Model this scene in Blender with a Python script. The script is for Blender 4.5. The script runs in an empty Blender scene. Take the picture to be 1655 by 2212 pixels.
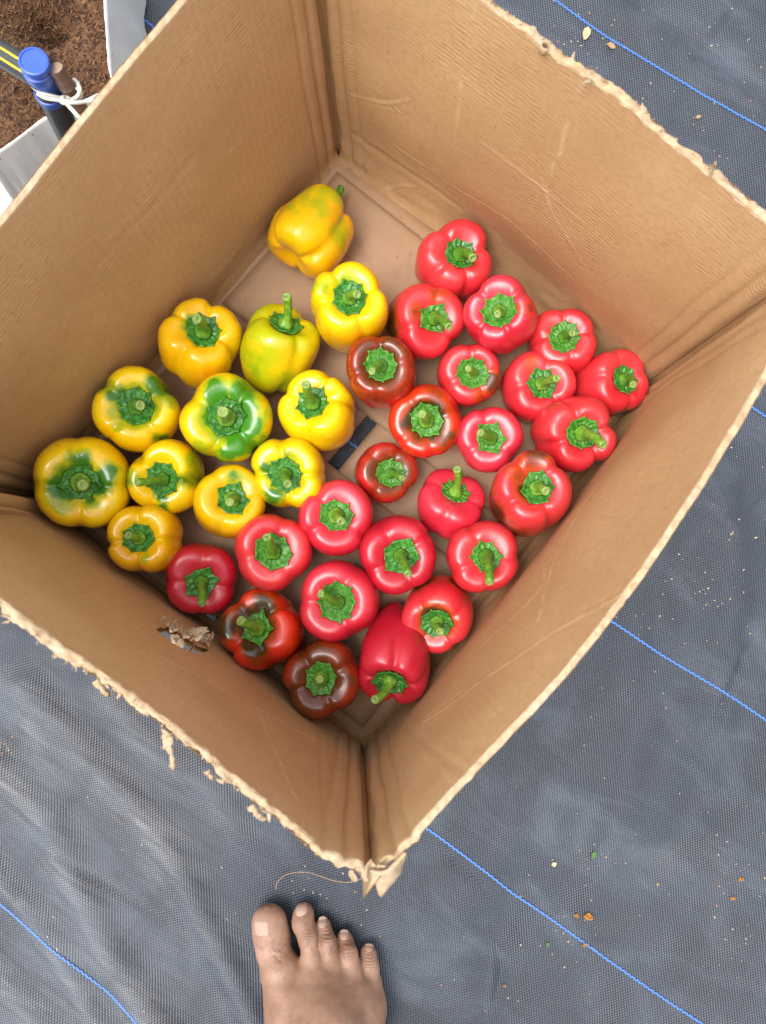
import bpy, math, random
import numpy as np
from mathutils import Vector, Matrix, Quaternion

random.seed(7)
RNG = np.random.default_rng(11)
SC = bpy.context.scene
COL = SC.collection

# ------------------------------------------------------------------ camera, sky, sun, exposure
ZC, TILT = 0.75, math.radians(2.55)
F, CX, CY = 1660.0, 827.5, 1106.0           # focal length / centre of a 1655 x 2212 survey grid
cd = bpy.data.cameras.new("camera")
cd.sensor_fit = 'VERTICAL'; cd.sensor_height = 36.0; cd.lens = F / 2212.0 * 36.0
cd.clip_start = 0.01; cd.clip_end = 300.0
cd.dof.use_dof = True; cd.dof.focus_distance = 0.68; cd.dof.aperture_fstop = 9.0
cam = bpy.data.objects.new("camera", cd); COL.objects.link(cam)
cam.location = (0, 0, ZC); cam.rotation_euler = (TILT, 0, 0)
SC.camera = cam

SUN_EL, SUN_AZ = math.radians(72), math.radians(205)    # azimuth of the light, from +X, counter-clockwise
world = bpy.data.worlds.new("World"); SC.world = world; world.use_nodes = True
wn = world.node_tree; wn.nodes.clear()
sky = wn.nodes.new("ShaderNodeTexSky"); sky.sky_type = 'NISHITA'; sky.sun_disc = False
sky.sun_elevation = SUN_EL; sky.sun_rotation = math.radians(90) - SUN_AZ
sky.air_density = 1.0; sky.dust_density = 3.0; sky.ozone_density = 1.0
hs = wn.nodes.new("ShaderNodeHueSaturation"); hs.inputs["Saturation"].default_value = 0.22
bg = wn.nodes.new("ShaderNodeBackground"); bg.inputs["Strength"].default_value = 0.15
wo = wn.nodes.new("ShaderNodeOutputWorld")
wn.links.new(sky.outputs[0], hs.inputs["Color"]); wn.links.new(hs.outputs[0], bg.inputs[0]); wn.links.new(bg.outputs[0], wo.inputs[0])
sd = bpy.data.lights.new("sun", 'SUN'); sd.energy = 0.9; sd.angle = math.radians(30); sd.color = (1.0, 0.95, 0.88)
sun = bpy.data.objects.new("sun", sd); COL.objects.link(sun)
sdir = Vector((math.cos(SUN_EL) * math.cos(SUN_AZ), math.cos(SUN_EL) * math.sin(SUN_AZ), math.sin(SUN_EL)))
sun.rotation_euler = sdir.to_track_quat('Z', 'Y').to_euler()
SC.view_settings.view_transform = 'Standard'; SC.view_settings.look = 'None'
SC.view_settings.gamma = 1.0; SC.view_settings.use_curve_mapping = False
SC.view_settings.exposure = 1.36
SC.cycles.max_bounces = 8

# ------------------------------------------------------------------ survey helpers
CT, ST = math.cos(TILT), math.sin(TILT)
def ray(u, v):
    d = ((u - CX) / F, -(v - CY) / F, -1.0)
    return np.array((d[0], CT * d[1] - ST * d[2], ST * d[1] + CT * d[2]))
def at(u, v, z=0.0):
    d = ray(u, v); return np.array((0, 0, ZC)) + (z - ZC) / d[2] * d
def proj(P):
    q = np.asarray(P, float) - (0, 0, ZC)
    x, y, z = q[..., 0], CT * q[..., 1] + ST * q[..., 2], -ST * q[..., 1] + CT * q[..., 2]
    return CX + F * x / -z, CY - F * y / -z

def vnoise(p, seed=0):
    """value noise, p (...,2) or (...,3); range about -1..1"""
    p = np.asarray(p, float); k = p.shape[-1]
    i = np.floor(p).astype(np.int64); f = p - i; f = f * f * (3 - 2 * f)
    out = 0
    for c in range(1 << k):
        w = 1.0; h = np.full(p.shape[:-1], seed * 974711 + 13, np.int64)
        for a in range(k):
            b = (c >> a) & 1
            w = w * (f[..., a] if b else 1 - f[..., a])
            h = (h ^ ((i[..., a] + b) * (374761393, 668265263, 1274126177)[a])) * 1103515245 + 12345
            h &= 0x7fffffff
        h = (h ^ (h >> 13)) * 60493 & 0x7fffffff
        h = (h ^ (h >> 11)) & 0xffff
        out = out + w * (h / 32767.5 - 1.0)
    return out
def fbm(p, seed=0, octv=3):
    p = np.asarray(p, float); s = 0; a = 1.0
    for o in range(octv):
        s = s + a * vnoise(p * 2 ** o + 17.3 * o, seed + o); a *= 0.5
    return s

# ------------------------------------------------------------------ objects
def link(o, parent=None):
    COL.objects.link(o)
    if parent is not None: o.parent = parent
    return o
def tag(o, label=None, cat=None, group=None, kind=None):
    if label: o["label"] = label
    if cat: o["category"] = cat
    if group: o["group"] = group
    if kind: o["kind"] = kind
    return o
def empty(name, loc=(0, 0, 0)):
    o = bpy.data.objects.new(name, None); o.empty_display_size = 0.01; o.location = loc
    return link(o)
def mesh(name, V, Fc, mat, parent=None, smooth=True, uv=None, attr=None):
    me = bpy.data.meshes.new(name)
    V = np.asarray(V, float)
    me.from_pydata(V.tolist(), [], Fc if isinstance(Fc, list) else Fc.tolist())
    if smooth: me.polygons.foreach_set("use_smooth", np.ones(len(me.polygons), bool))
    if uv is not None:
        L = me.uv_layers.new(name="UVMap"); li = np.zeros(len(me.loops), np.int32); me.loops.foreach_get("vertex_index", li)
        L.data.foreach_set("uv", np.asarray(uv, float)[li].ravel())
    if attr:
        for k, a in attr.items():
            at_ = me.attributes.new(k, 'FLOAT', 'POINT'); at_.data.foreach_set("value", np.asarray(a, np.float32))
    if isinstance(mat, (list, tuple)):
        for m in mat: me.materials.append(m)
    else: me.materials.append(mat)
    me.update()
    return link(bpy.data.objects.new(name, me), parent)
def grid_faces(n, m, wrap=False, off=0):
    """n rows, m columns -> quads"""
    i = np.arange(n - 1)[:, None]; j = np.arange(m if wrap else m - 1)[None, :]
    a = i * m + j; b = i * m + (j + 1) % m; c = (i + 1) * m + (j + 1) % m; d = (i + 1) * m + j
    return np.stack([a, b, c, d], -1).reshape(-1, 4) + off
class Acc:
    def __init__(s): s.V = []; s.F = []; s.n = 0
    def add(s, V, Fc):
        V = np.asarray(V, float).reshape(-1, 3)
        s.F += (np.asarray(Fc) + s.n).tolist() if not isinstance(Fc, list) else [[i + s.n for i in f] for f in Fc]
        s.V.append(V); s.n += len(V)
    def build(s, name, mat, parent=None, smooth=True):
        return mesh(name, np.concatenate(s.V), s.F, mat, parent, smooth)
def frames(P):
    P = np.asarray(P, float); T = np.gradient(P, axis=0); T /= np.linalg.norm(T, axis=1)[:, None] + 1e-12
    up = np.array((0, 0, 1.0)) if abs(T[0, 2]) < 0.9 else np.array((1.0, 0, 0))
    A = np.cross(T[0], up); A /= np.linalg.norm(A); As = []
    for t in T:
        A = A - t * (A @ t); A /= np.linalg.norm(A); As.append(A.copy())
    As = np.array(As); return T, As, np.cross(T, As)
def tube(P, R, n=12, cap=True, ridge=0.0, nr=6):
    P = np.asarray(P, float); R = np.broadcast_to(np.asarray(R, float), (len(P),)); T, A, B = frames(P)
    th = np.linspace(0, 2 * np.pi, n, endpoint=False); rr = 1 + ridge * np.cos(nr * th)
    V = P[:, None] + R[:, None, None] * rr[None, :, None] * (A[:, None] * np.cos(th)[None, :, None] + B[:, None] * np.sin(th)[None, :, None])
    Fc = grid_faces(len(P), n, True).tolist()
    if cap: Fc += [list(range(n))[::-1], [(len(P) - 1) * n + k for k in range(n)]]
    return V.reshape(-1, 3), Fc
def smoothline(P, n=40):
    """Catmull-Rom"""
    P = np.asarray(P, float); Q = np.concatenate([[2 * P[0] - P[1]], P, [2 * P[-1] - P[-2]]]); out = []
    t = np.linspace(0, len(P) - 1 - 1e-9, n)
    for x in t:
        i = int(x); f = x - i; p0, p1, p2, p3 = Q[i:i + 4]
        out.append(0.5 * (2 * p1 + (p2 - p0) * f + (2 * p0 - 5 * p1 + 4 * p2 - p3) * f * f + (3 * p1 - p0 - 3 * p2 + p3) * f ** 3))
    return np.array(out)

# ------------------------------------------------------------------ materials
class NT:
    def __init__(s, name):
        s.m = bpy.data.materials.new(name); s.m.use_nodes = True; s.t = s.m.node_tree
        s.b = s.t.nodes["Principled BSDF"]
    def n(s, ty, **kw):
        nd = s.t.nodes.new("ShaderNode" + ty)
        for k, v in kw.items(): setattr(nd, k, v)
        return nd
    def set(s, nd, sock, v):
        i = nd.inputs[sock]
        if hasattr(v, "is_linked") or isinstance(v, bpy.types.NodeSocket): s.t.links.new(v, i)
        else:
            if isinstance(v, (tuple, list)) and len(v) == 3 and i.type == 'RGBA': v = (*v, 1)
            i.default_value = v
    def p(s, **kw):
        for k, v in kw.items(): s.set(s.b, k.replace("_", " "), v)
        return s
    def math(s, op, a, b=0.0, c=0.0, clamp=False):
        nd = s.n("Math", operation=op, use_clamp=clamp); s.set(nd, 0, a); s.set(nd, 1, b); s.set(nd, 2, c); return nd.outputs[0]
    def mix(s, f, a, b, bt='MIX'):
        nd = s.n("Mix", data_type='RGBA', blend_type=bt); s.set(nd, 0, f); s.set(nd, 6, a); s.set(nd, 7, b); return nd.outputs[2]
    def noise(s, scale, detail=3, rough=0.5, vec=None, dist=0.0):
        nd = s.n("TexNoise"); s.set(nd, "Scale", scale); s.set(nd, "Detail", detail); s.set(nd, "Roughness", rough); s.set(nd, "Distortion", dist)
        if vec is not None: s.set(nd, "Vector", vec)
        return nd.outputs[0]
    def ramp(s, f, a, b):
        nd = s.n("MapRange"); s.set(nd, 0, f); s.set(nd, 1, a); s.set(nd, 2, b); nd.interpolation_type = 'SMOOTHSTEP'; return nd.outputs[0]
    def coord(s, what="Object"): return s.n("TexCoord").outputs[what]
    def mapv(s, v, sc=(1, 1, 1), rot=(0, 0, 0)):
        nd = s.n("Mapping"); s.set(nd, "Vector", v); nd.inputs["Scale"].default_value = sc; nd.inputs["Rotation"].default_value = rot; return nd.outputs[0]
    def bump(s, h, strength=0.3, dist=0.001, prev=None):
        nd = s.n("Bump"); s.set(nd, "Height", h); s.set(nd, "Strength", strength); s.set(nd, "Distance", dist)
        if prev is not None: s.set(nd, "Normal", prev)
        return nd.outputs[0]
    def attr(s, name): nd = s.n("Attribute", attribute_name=name); return nd.outputs["Fac"]
def simple(name, col, rough=0.5, **kw):
    m = NT(name); m.p(Base_Color=col, Roughness=rough, **kw); return m.m

def mat_cardboard(name="cardboard", grain=1.0, tint=None):
    m = NT(name); uv = m.coord("UV"); obj = m.coord("Object")
    n1 = m.noise(9, 4, 0.55, obj); n2 = m.noise(240, 3, 0.6, obj); n3 = m.noise(60, 4, 0.6, obj, 0.6)
    c = m.mix(m.ramp(n1, 0.3, 0.72), (0.45, 0.277, 0.133), (0.52, 0.335, 0.170))
    c = m.mix(m.math('MULTIPLY', m.ramp(n2, 0.35, 0.75), 0.35), c, (0.33, 0.20, 0.10))
    if tint:
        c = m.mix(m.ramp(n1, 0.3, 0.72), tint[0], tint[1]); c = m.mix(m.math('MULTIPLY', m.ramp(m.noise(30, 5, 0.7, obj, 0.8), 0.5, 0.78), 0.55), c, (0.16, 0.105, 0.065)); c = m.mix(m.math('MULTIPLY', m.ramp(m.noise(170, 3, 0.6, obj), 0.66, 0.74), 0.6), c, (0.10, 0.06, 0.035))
    # paper fibre streaks and small scuffs
    fl = m.noise(1.0, 3, 0.6, m.mapv(uv, (60, 900, 1))); c = m.mix(m.math('MULTIPLY', m.ramp(fl, 0.55, 0.8), 0.28), c, (0.58, 0.41, 0.25))
    sp = m.noise(330, 1, 0.5, obj); c = m.mix(m.math('MULTIPLY', m.ramp(sp, 0.74, 0.79), 0.5), c, (0.16, 0.08, 0.035))
    st = m.noise(17, 5, 0.65, obj, 1.2); c = m.mix(m.math('MULTIPLY', m.ramp(st, 0.6, 0.75), 0.22), c, (0.25, 0.15, 0.075))
    c = m.mix(m.math('MULTIPLY', m.attr('scuff'), 0.45), c, (0.66, 0.50, 0.33))
    # flutes telegraphing through the liner: ribs up the wall, broken by a cross press pattern
    sep = m.n("SeparateXYZ"); m.set(sep, 0, uv)
    wob = m.math('MULTIPLY', m.math('SUBTRACT', m.noise(40, 3, 0.5, uv), 0.5), 14.0)
    rows = m.math('SINE', m.math('ADD', m.math('MULTIPLY', sep.outputs[1], 2 * math.pi / 0.0040), wob))
    dash = m.ramp(m.noise(1.0, 2, 0.5, m.mapv(uv, (95, 260, 1))), 0.42, 0.62)
    ribs = m.math('SINE', m.math('ADD', m.math('MULTIPLY', sep.outputs[0], 2 * math.pi / 0.0066), m.math('MULTIPLY', wob, 0.25)))
    pat = m.math('ADD', m.math('MULTIPLY', m.math('MULTIPLY', rows, dash), 0.8), m.math('MULTIPLY', ribs, 0.25))
    pat = m.math('MULTIPLY', pat, m.ramp(m.noise(9, 3, 0.5, uv), 0.35, 0.68))
    b = m.bump(pat, 0.4 * grain, 0.0006)
    b = m.bump(n3, 0.35, 0.0012, b); b = m.bump(n2, 0.18, 0.0004, b)
    m.p(Base_Color=c, Roughness=0.62, Normal=b); m.b.inputs["Specular IOR Level"].default_value = 0.35
    return m.m
def mat_torn():
    m = NT("torn_paper"); obj = m.coord()
    n1 = m.noise(160, 4, 0.65, obj); n2 = m.noise(35, 3, 0.6, obj)
    c = m.mix(m.ramp(n1, 0.3, 0.7), (0.34, 0.235, 0.135), (0.52, 0.385, 0.245)); c = m.mix(m.math('MULTIPLY', m.ramp(n2, 0.45, 0.7), 0.5), c, (0.46, 0.38, 0.28))
    m.p(Base_Color=c, Roughness=0.9, Normal=m.bump(n1, 0.7, 0.0015)); m.b.inputs["Specular IOR Level"].default_value = 0.15
    return m.m
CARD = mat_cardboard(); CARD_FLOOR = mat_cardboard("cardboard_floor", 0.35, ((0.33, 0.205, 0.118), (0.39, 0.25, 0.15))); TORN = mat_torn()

# ------------------------------------------------------------------ ground: woven weed mat
E1 = at(1500, 2200) - at(945, 1810); E1 /= np.linalg.norm(E1); WANG = math.atan2(E1[1], E1[0])
RIDGES = [  # (survey points, height m, half width m)
    ([(-40, 1640), (90, 1760), (200, 1990), (330, 2212), (420, 2330)], 0.014, 0.018),
    ([(-60, 1840), (80, 1990), (170, 2130), (260, 2330)], 0.012, 0.015),
    ([(60, 1480), (190, 1640), (330, 1790), (440, 1990), (560, 2230)], 0.011, 0.015),
    ([(230, 1500), (330, 1620), (450, 1700), (520, 1800)], 0.006, 0.014),
    ([(-80, 1420), (40, 1520), (120, 1680)], 0.007, 0.016),
    ([(-80, 2080), (60, 2180), (150, 2300)], 0.009, 0.018),
    ([(-20, 1720), (90, 1805), (200, 1895), (300, 1960), (360, 2000)], -0.0035, 0.0028),
    ([(955, 1850), (1010, 1890), (1050, 1935)], -0.003, 0.0026),
    ([(1612, 1420), (1580, 1490), (1530, 1590)], -0.003, 0.003),
    ([(1060, 2000), (1085, 2090), (1070, 2190)], -0.003, 0.004),
    ([(1410, 1170), (1430, 1420), (1360, 1700), (1290, 1950)], -0.0035, 0.018),
    ([(1100, 1950), (1060, 2120), (1080, 2260)], 0.004, 0.018),
    ([(1520, 1000), (1580, 1200), (1560, 1500), (1480, 1800)], 0.004, 0.022),
    ([(1330, -40), (1480, 60), (1700, 230)], -0.002, 0.012),
    ([(1500, 120), (1560, 60), (1620, -20)], -0.002, 0.004),
]
RID = [(smoothline([at(u, v)[:2] for u, v in P], 6 * len(P)), h, w) for P, h, w in RIDGES]
def ground_z(XY):
    XY = np.asarray(XY, float); z = 0.0016 * fbm(XY * 9.0, 3) + 0.0008 * fbm(XY * 30, 5, 2)
    for L, h, w in RID:
        lo, hi = L.min(0) - 3 * w, L.max(0) + 3 * w; M = ((XY > lo) & (XY < hi)).all(-1)
        if not M.any(): continue
        Q = XY[M]; d2 = np.full(len(Q), 9.0)
        for a, b in zip(L[:-1], L[1:]):
            ab = b - a; t = np.clip(((Q - a) @ ab) / (ab @ ab), 0, 1)
            d2 = np.minimum(d2, ((Q - a - t[..., None] * ab) ** 2).sum(-1))
        z[M] += h * np.exp(-d2 / (w * w))
    fall = np.clip((1.6 - np.sqrt((XY ** 2).sum(-1))) / 0.8, 0, 1)
    return z * fall - 0.004
def mat_ground():
    m = NT("woven_weed_mat"); obj = m.coord()
    v = m.mapv(obj, (1, 1, 1), (0, 0, -WANG)); warp = m.n("VectorMath", operation='ADD')
    nz = m.n("TexNoise"); m.set(nz, "Scale", 22); m.set(nz, "Vector", obj); sc = m.n("VectorMath", operation='SCALE'); m.set(sc, 0, nz.outputs["Color"]); sc.inputs["Scale"].default_value = 0.0022
    m.set(warp, 0, v); m.set(warp, 1, sc.outputs[0])
    sep = m.n("SeparateXYZ"); m.set(sep, 0, warp.outputs[0])
    k1, k2 = math.pi / 0.00155, math.pi / 0.0019
    su = m.math('SINE', m.math('MULTIPLY', sep.outputs[0], k1)); sv = m.math('SINE', m.math('MULTIPLY', sep.outputs[1], k2))
    h = m.math('MULTIPLY', su, sv)                      # over / under
    up = m.ramp(h, 0.05, 0.75); dn = m.ramp(h, -0.35, -0.9)
    big = m.noise(5.5, 4, 0.6, obj, 0.5); mid = m.noise(16, 4, 0.65, m.mapv(obj, (1, 1, 1), (0, 0, 0.9)), 0.8)
    str_ = m.noise(1.0, 4, 0.65, m.mapv(v, (14, 90, 1)), 0.3); sheen_dust = m.math('MULTIPLY', m.math('ADD', m.attr('sheen_dust'), m.math('MULTIPLY', m.ramp(big, 0.5, 0.8), 0.10)), m.math('ADD', m.math('MULTIPLY', m.ramp(str_, 0.3, 0.7), 0.65), 0.35), clamp=True)
    c = m.mix(up, (0.023, 0.030, 0.044), (0.042, 0.053, 0.075))
    c = m.mix(m.math('MULTIPLY', dn, m.ramp(mid, 0.35, 0.6)), c, (0.006, 0.007, 0.009))
    c = m.mix(m.math('MULTIPLY', m.math('MULTIPLY', sheen_dust, 0.75), m.math('ADD', m.math('MULTIPLY', up, 0.7), 0.3)), c, (0.42, 0.42, 0.425))  # pale mix: painted light sheen on the folds, plus faint dusty patches
    wear = m.ramp(m.noise(1.0, 4, 0.6, m.mapv(v, (13, 4.5, 1)), 0.4), 0.47, 0.68)
    pale = m.ramp(m.noise(1.0, 5, 0.65, m.mapv(v, (7, 16, 1), (0, 0, 0.5)), 0.7), 0.46, 0.72); c = m.mix(m.math('MULTIPLY', pale, 0.65), c, (0.076, 0.092, 0.120))
    c = m.mix(m.math('MULTIPLY', wear, m.math('ADD', m.math('MULTIPLY', dn, 0.75), 0.25)), c, (0.008, 0.009, 0.011))
    soil = m.noise(8, 5, 0.7, m.mapv(obj, (1, 1, 1), (0, 0, 2.0)), 1.0); c = m.mix(m.math('MULTIPLY', m.ramp(soil, 0.58, 0.75), 0.35), c, (0.055, 0.042, 0.032))
    b = m.bump(h, 0.5, 0.0008); b = m.bump(m.noise(300, 2, 0.5, obj), 0.15, 0.0003, b)
    m.p(Base_Color=c, Roughness=m.math('ADD', m.math('MULTIPLY', sheen_dust, 0.2), 0.36), Normal=b)
    return m.m
def axis_pts():
    f = np.arange(-0.78, 0.7801, 0.0045); o = np.array([0.8, 0.85, 0.95, 1.1, 1.4, 2, 3, 6, 12, 25, 60, 120.])
    return np.concatenate([-o[::-1], f, o])
gx = axis_pts(); GX, GY = np.meshgrid(gx, gx); GXY = np.stack([GX, GY], -1)
GV = np.concatenate([GXY, ground_z(GXY)[..., None]], -1).reshape(-1, 3)
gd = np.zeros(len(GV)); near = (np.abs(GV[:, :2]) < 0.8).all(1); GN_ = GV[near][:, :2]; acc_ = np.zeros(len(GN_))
for (Lr_, hh_, ww_) in RID[:6]:                                # sheen of light-catching folds, painted pale onto their crowns
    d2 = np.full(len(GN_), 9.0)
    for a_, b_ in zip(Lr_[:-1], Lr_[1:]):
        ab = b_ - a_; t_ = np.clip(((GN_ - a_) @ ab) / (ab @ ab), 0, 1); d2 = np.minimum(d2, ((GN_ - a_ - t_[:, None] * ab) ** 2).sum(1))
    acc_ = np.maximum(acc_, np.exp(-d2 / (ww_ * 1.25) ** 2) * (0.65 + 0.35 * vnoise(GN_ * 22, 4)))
reg = sum(st * np.exp(-((GN_ - at(u, v)[:2]) ** 2).sum(1) / rr ** 2) for (u, v, rr, st) in ((60, 1650, .12, .9), (60, 2060, .14, 1.0), (330, 2200, .10, .6), (380, 1760, .07, .5)))  # lower-left mat around the folds brightened in colour, as painted sheen
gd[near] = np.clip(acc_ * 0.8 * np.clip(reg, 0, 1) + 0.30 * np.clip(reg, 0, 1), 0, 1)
ground = mesh("ground", GV, grid_faces(len(gx), len(gx)), mat_ground(), attr={"sheen_dust": gd}); tag(ground, kind="structure")
tag(ground, "black woven plastic weed mat with blue marker threads, covering the ground")

BLUE = simple("blue_thread", (0.045, 0.17, 0.62), 0.45)
def blue_line(pts, left=0.9, right=0.9):
    P = smoothline([at(u, v) for u, v in pts], 400)[:, :2]
    P = np.concatenate([[P[0] - E1[:2] * left], P, [P[-1] + E1[:2] * right]])
    s = np.concatenate([[0], np.cumsum(np.linalg.norm(np.diff(P, axis=0), axis=1))]); L = s[-1]; A = Acc(); k = 0; x = 0.0
    while x < L - 0.003:
        ln = 0.0030; c = np.array([np.interp(x + ln / 2, s, P[:, i]) for i in (0, 1)]); d = np.array([np.interp(x + ln, s, P[:, i]) for i in (0, 1)]) - np.array([np.interp(x, s, P[:, i]) for i in (0, 1)])
        d /= np.linalg.norm(d) + 1e-9; nrm = np.array((-d[1], d[0])); c = c + nrm * (0.00034 if k % 2 else -0.00034); w = 0.00080
        ring = []
        for e, hh in ((-0.5, 0.0), (-0.25, 1.0), (0.25, 1.0), (0.5, 0.0)):
            for q in (-1, 0, 1):
                p = c + d * e * ln + nrm * q * w
                ring.append((p[0], p[1], (0.0003 + 0.0003 * hh) * (1 if q == 0 else 0.55)))
        ring = np.array(ring); ring[:, 2] += ground_z(c[None])[0] + 0.0005
        A.add(ring, grid_faces(4, 3)); x += 0.00265; k += 1
    return A.build("blue_thread", BLUE, ground)
for pts in ([(1160, -32), (1210, 0), (1270, 45), (1340, 92), (1530, 203), (1655, 274), (1720, 312)],
            [(1560, 840), (1630, 878), (1700, 926)], [(1250, 1296), (1325, 1344), (1440, 1420), (1580, 1505), (1720, 1600)],
            [(860, 1750), (945, 1808), (1100, 1925), (1270, 2045), (1390, 2130), (1520, 2215), (1600, 2270)],
            [(-60, 1915), (0, 1957), (110, 2035), (220, 2130), (310, 2212), (370, 2265)], [(190, -48), (255, 0), (300, 32), (352, 72), (430, 130)]):
    blue_line(pts, 0.01 if pts[0][0] == 1560 else 0.9, 0.01 if pts[0][0] == 190 else 0.9)

# ------------------------------------------------------------------ cardboard box
FZ = 0.010; RIM = 0.315; TH = 0.0046
def c3(u, v, z): return at(u, v, z)
BOT = {'B': c3(732, 340, FZ), 'R': c3(1376, 846, FZ), 'F': c3(783, 1605, FZ), 'L': c3(86, 1072, FZ)}
TOP = {'B': c3(657, -307, RIM), 'R': c3(1752, 578, RIM), 'F': c3(800, 1872, RIM), 'L': c3(-398, 986, RIM)}
box = empty("cardboard_box", (float(np.mean([p[0] for p in BOT.values()])), float(np.mean([p[1] for p in BOT.values()])), 0.0))
tag(box, "open brown cardboard box with torn rim holding red and yellow peppers", "cardboard box")
BO = np.array(box.location)
def on_wall(P0, P1, Q0, uv_pts):
    """survey points -> (metres along, metres up) on the wall plane"""
    n = np.cross(P1 - P0, Q0 - P0); n /= np.linalg.norm(n); e = (P1 - P0) / np.linalg.norm(P1 - P0); out = []
    for u, v in uv_pts:
        d = ray(u, v); o = np.array((0, 0, ZC)); t = ((P0 - o) @ n) / (d @ n); p = o + t * d
        out.append(((p - P0) @ e, p[2]))
    return np.array(out)
def seg_d(X, Y, L):
    d2 = np.full(X.shape, 9.0)
    for a, b in zip(L[:-1], L[1:]):
        ab = b - a; t = np.clip(((X - a[0]) * ab[0] + (Y - a[1]) * ab[1]) / (ab @ ab + 1e-12), 0, 1)
        d2 = np.minimum(d2, (X - a[0] - t * ab[0]) ** 2 + (Y - a[1] - t * ab[1]) ** 2)
    return np.sqrt(d2)
def wall(k0, k1, seed, torn, creases, rim_pts=None, hole=None, ext=(0, 0), top_drop=None, belly=0.0):
    P0, P1, Q0, Q1 = BOT[k0], BOT[k1], TOP[k0], TOP[k1]
    Lw = np.linalg.norm(P1 - P0); e = (P1 - P0) / Lw; nin = np.cross((0, 0, 1.0), e); cen = sum(BOT.values()) / 4
    if nin @ (cen - P0) < 0: nin = -nin
    nu, nv = int(Lw / 0.0017), int(RIM / 0.0019)
    u = np.linspace(0, 1, nu); U, Vv = np.meshgrid(u, np.linspace(0, 1, nv))
    P0b, P1b = P0.copy(), P1.copy(); P0b[2] = P1b[2] = 0.002
    # rim height and lateral bulge
    hs_ = 0.0011 * fbm(np.stack([u * 14, u * 0 + seed], -1), seed, 4) * (0.25 + 3.0 * torn) + (0.0006 * fbm(np.stack([u * 90, u * 0], -1), seed + 9, 2)) * (0.15 + 2.2 * torn)
    if top_drop is not None: hs_ = hs_ + top_drop(u)
    bot = P0b + (P1b - P0b) * U[..., None]; top = Q0 + (Q1 - Q0) * U[..., None]
    S = bot + (top - bot) * Vv[..., None]; S[..., 2] += hs_[None, :] * Vv ** 3
    X, Y = U * Lw, S[..., 2]
    bulge = np.zeros(U.shape)
    if rim_pts is not None:                                   # rim bows outward / inward as surveyed
        R = np.array([at(a, b, RIM) for a, b in rim_pts]); eT = (Q1 - Q0) / np.linalg.norm(Q1 - Q0); nT = np.cross((0, 0, 1.0), eT); nT *= np.sign(nT @ nin)
        s = ((R - Q0) @ eT) / np.linalg.norm(Q1 - Q0); off = (R - Q0) @ nT; o = np.argsort(s)
        bulge += np.interp(U, np.concatenate([[0], s[o], [1]]), np.concatenate([[0], off[o], [0]])) * Vv ** 1.5
    if belly: bulge -= belly * np.exp(-((Y - 0.05) / 0.055) ** 2) * np.sin(np.pi * U) ** 0.6   # pushed out by the load
    bulge += 0.0016 * fbm(np.stack([X * 7, Y * 7], -1), seed + 20, 3) * np.minimum(1, np.minimum(U, 1 - U) * 12)
    bulge += 0.0004 * vnoise(np.stack([X * 45, Y * 8], -1), seed + 30) * (0.35 + np.exp(-np.minimum(X, Lw - X) / 0.05)) * np.minimum(1, np.minimum(X, Lw - X) / 0.004)
    for q, dd in ((0.0135, 0.0028), (0.027, 0.0013)):           # score lines beside the corners
        for xx in (X, Lw - X):
            bulge -= dd * np.exp(-((xx - q - 0.0012 * vnoise(np.stack([Y * 20, Y * 0], -1), seed + 3)) / 0.0022) ** 2)
    for xx in (X, Lw - X): bulge -= 0.0036 * np.exp(-(xx / (0.0032 + 0.0012 * vnoise(np.stack([Y * 35, Y * 0 + 3], -1), seed + 8))) ** 2) * np.clip(Y / 0.02, 0, 1)
    bulge += 0.004 * np.exp(-(Y / 0.010) ** 2) + 0.0009 * vnoise(np.stack([X * 40, Y * 90], -1), seed + 41) * np.exp(-(Y / 0.05) ** 2)
    scuff = np.zeros(X.shape)
    for Lc, h, w in creases:
        Lm = on_wall(P0, P1, Q0, Lc)
        if len(Lm) > 1: Lm = smoothline(Lm, 6 * len(Lm)); Lm = Lm + 0.0016 * np.stack([vnoise(Lm * 160, 4), vnoise(Lm * 160, 5)], -1)
        lo, hi = Lm.min(0) - 6 * w, Lm.max(0) + 6 * w; M = (X > lo[0]) & (X < hi[0]) & (Y > lo[1]) & (Y < hi[1])
        d = np.full(X.shape, 9.0); d[M] = seg_d(X[M], Y[M], Lm); scuff = np.maximum(scuff, np.exp(-(d / 0.0012) ** 2) * (h > 0) * np.clip(0.5 + 0.9 * vnoise(np.stack([X * 120, Y * 120], -1), seed + 6), 0, 1)); bulge += 0.42 * h * np.exp(-(d / w) ** 2) - 0.25 * h * np.exp(-(np.abs(d - 1.6 * w) / w) ** 2) * (Y < 9)
    S = S + bulge[..., None] * nin
    out = S - nin * TH
    if ext[0]: out[:, 0] -= e * ext[0]
    if ext[1]: out[:, -1] += e * ext[1]
    Fi = grid_faces(nv, nu); uv = np.stack([X, Y], -1).reshape(-1, 2)
    keep = np.ones(len(Fi), bool)
    if hole is not None:
        H = on_wall(P0, P1, Q0, hole); fc = uv[Fi].mean(1); j = len(H) - 1; ins = np.zeros(len(fc), bool)
        for i in range(len(H)):
            c = ((H[i, 1] > fc[:, 1]) != (H[j, 1] > fc[:, 1])) & (fc[:, 0] < (H[j, 0] - H[i, 0]) * (fc[:, 1] - H[i, 1]) / (H[j, 1] - H[i, 1] + 1e-12) + H[i, 0]); ins ^= c; j = i
        keep = ~ins
    # the bottom strip of the outside and the two ends close the slab
    N = nu * nv; Fo = Fi[keep][:, ::-1] + N; Fi = Fi[keep]
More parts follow.
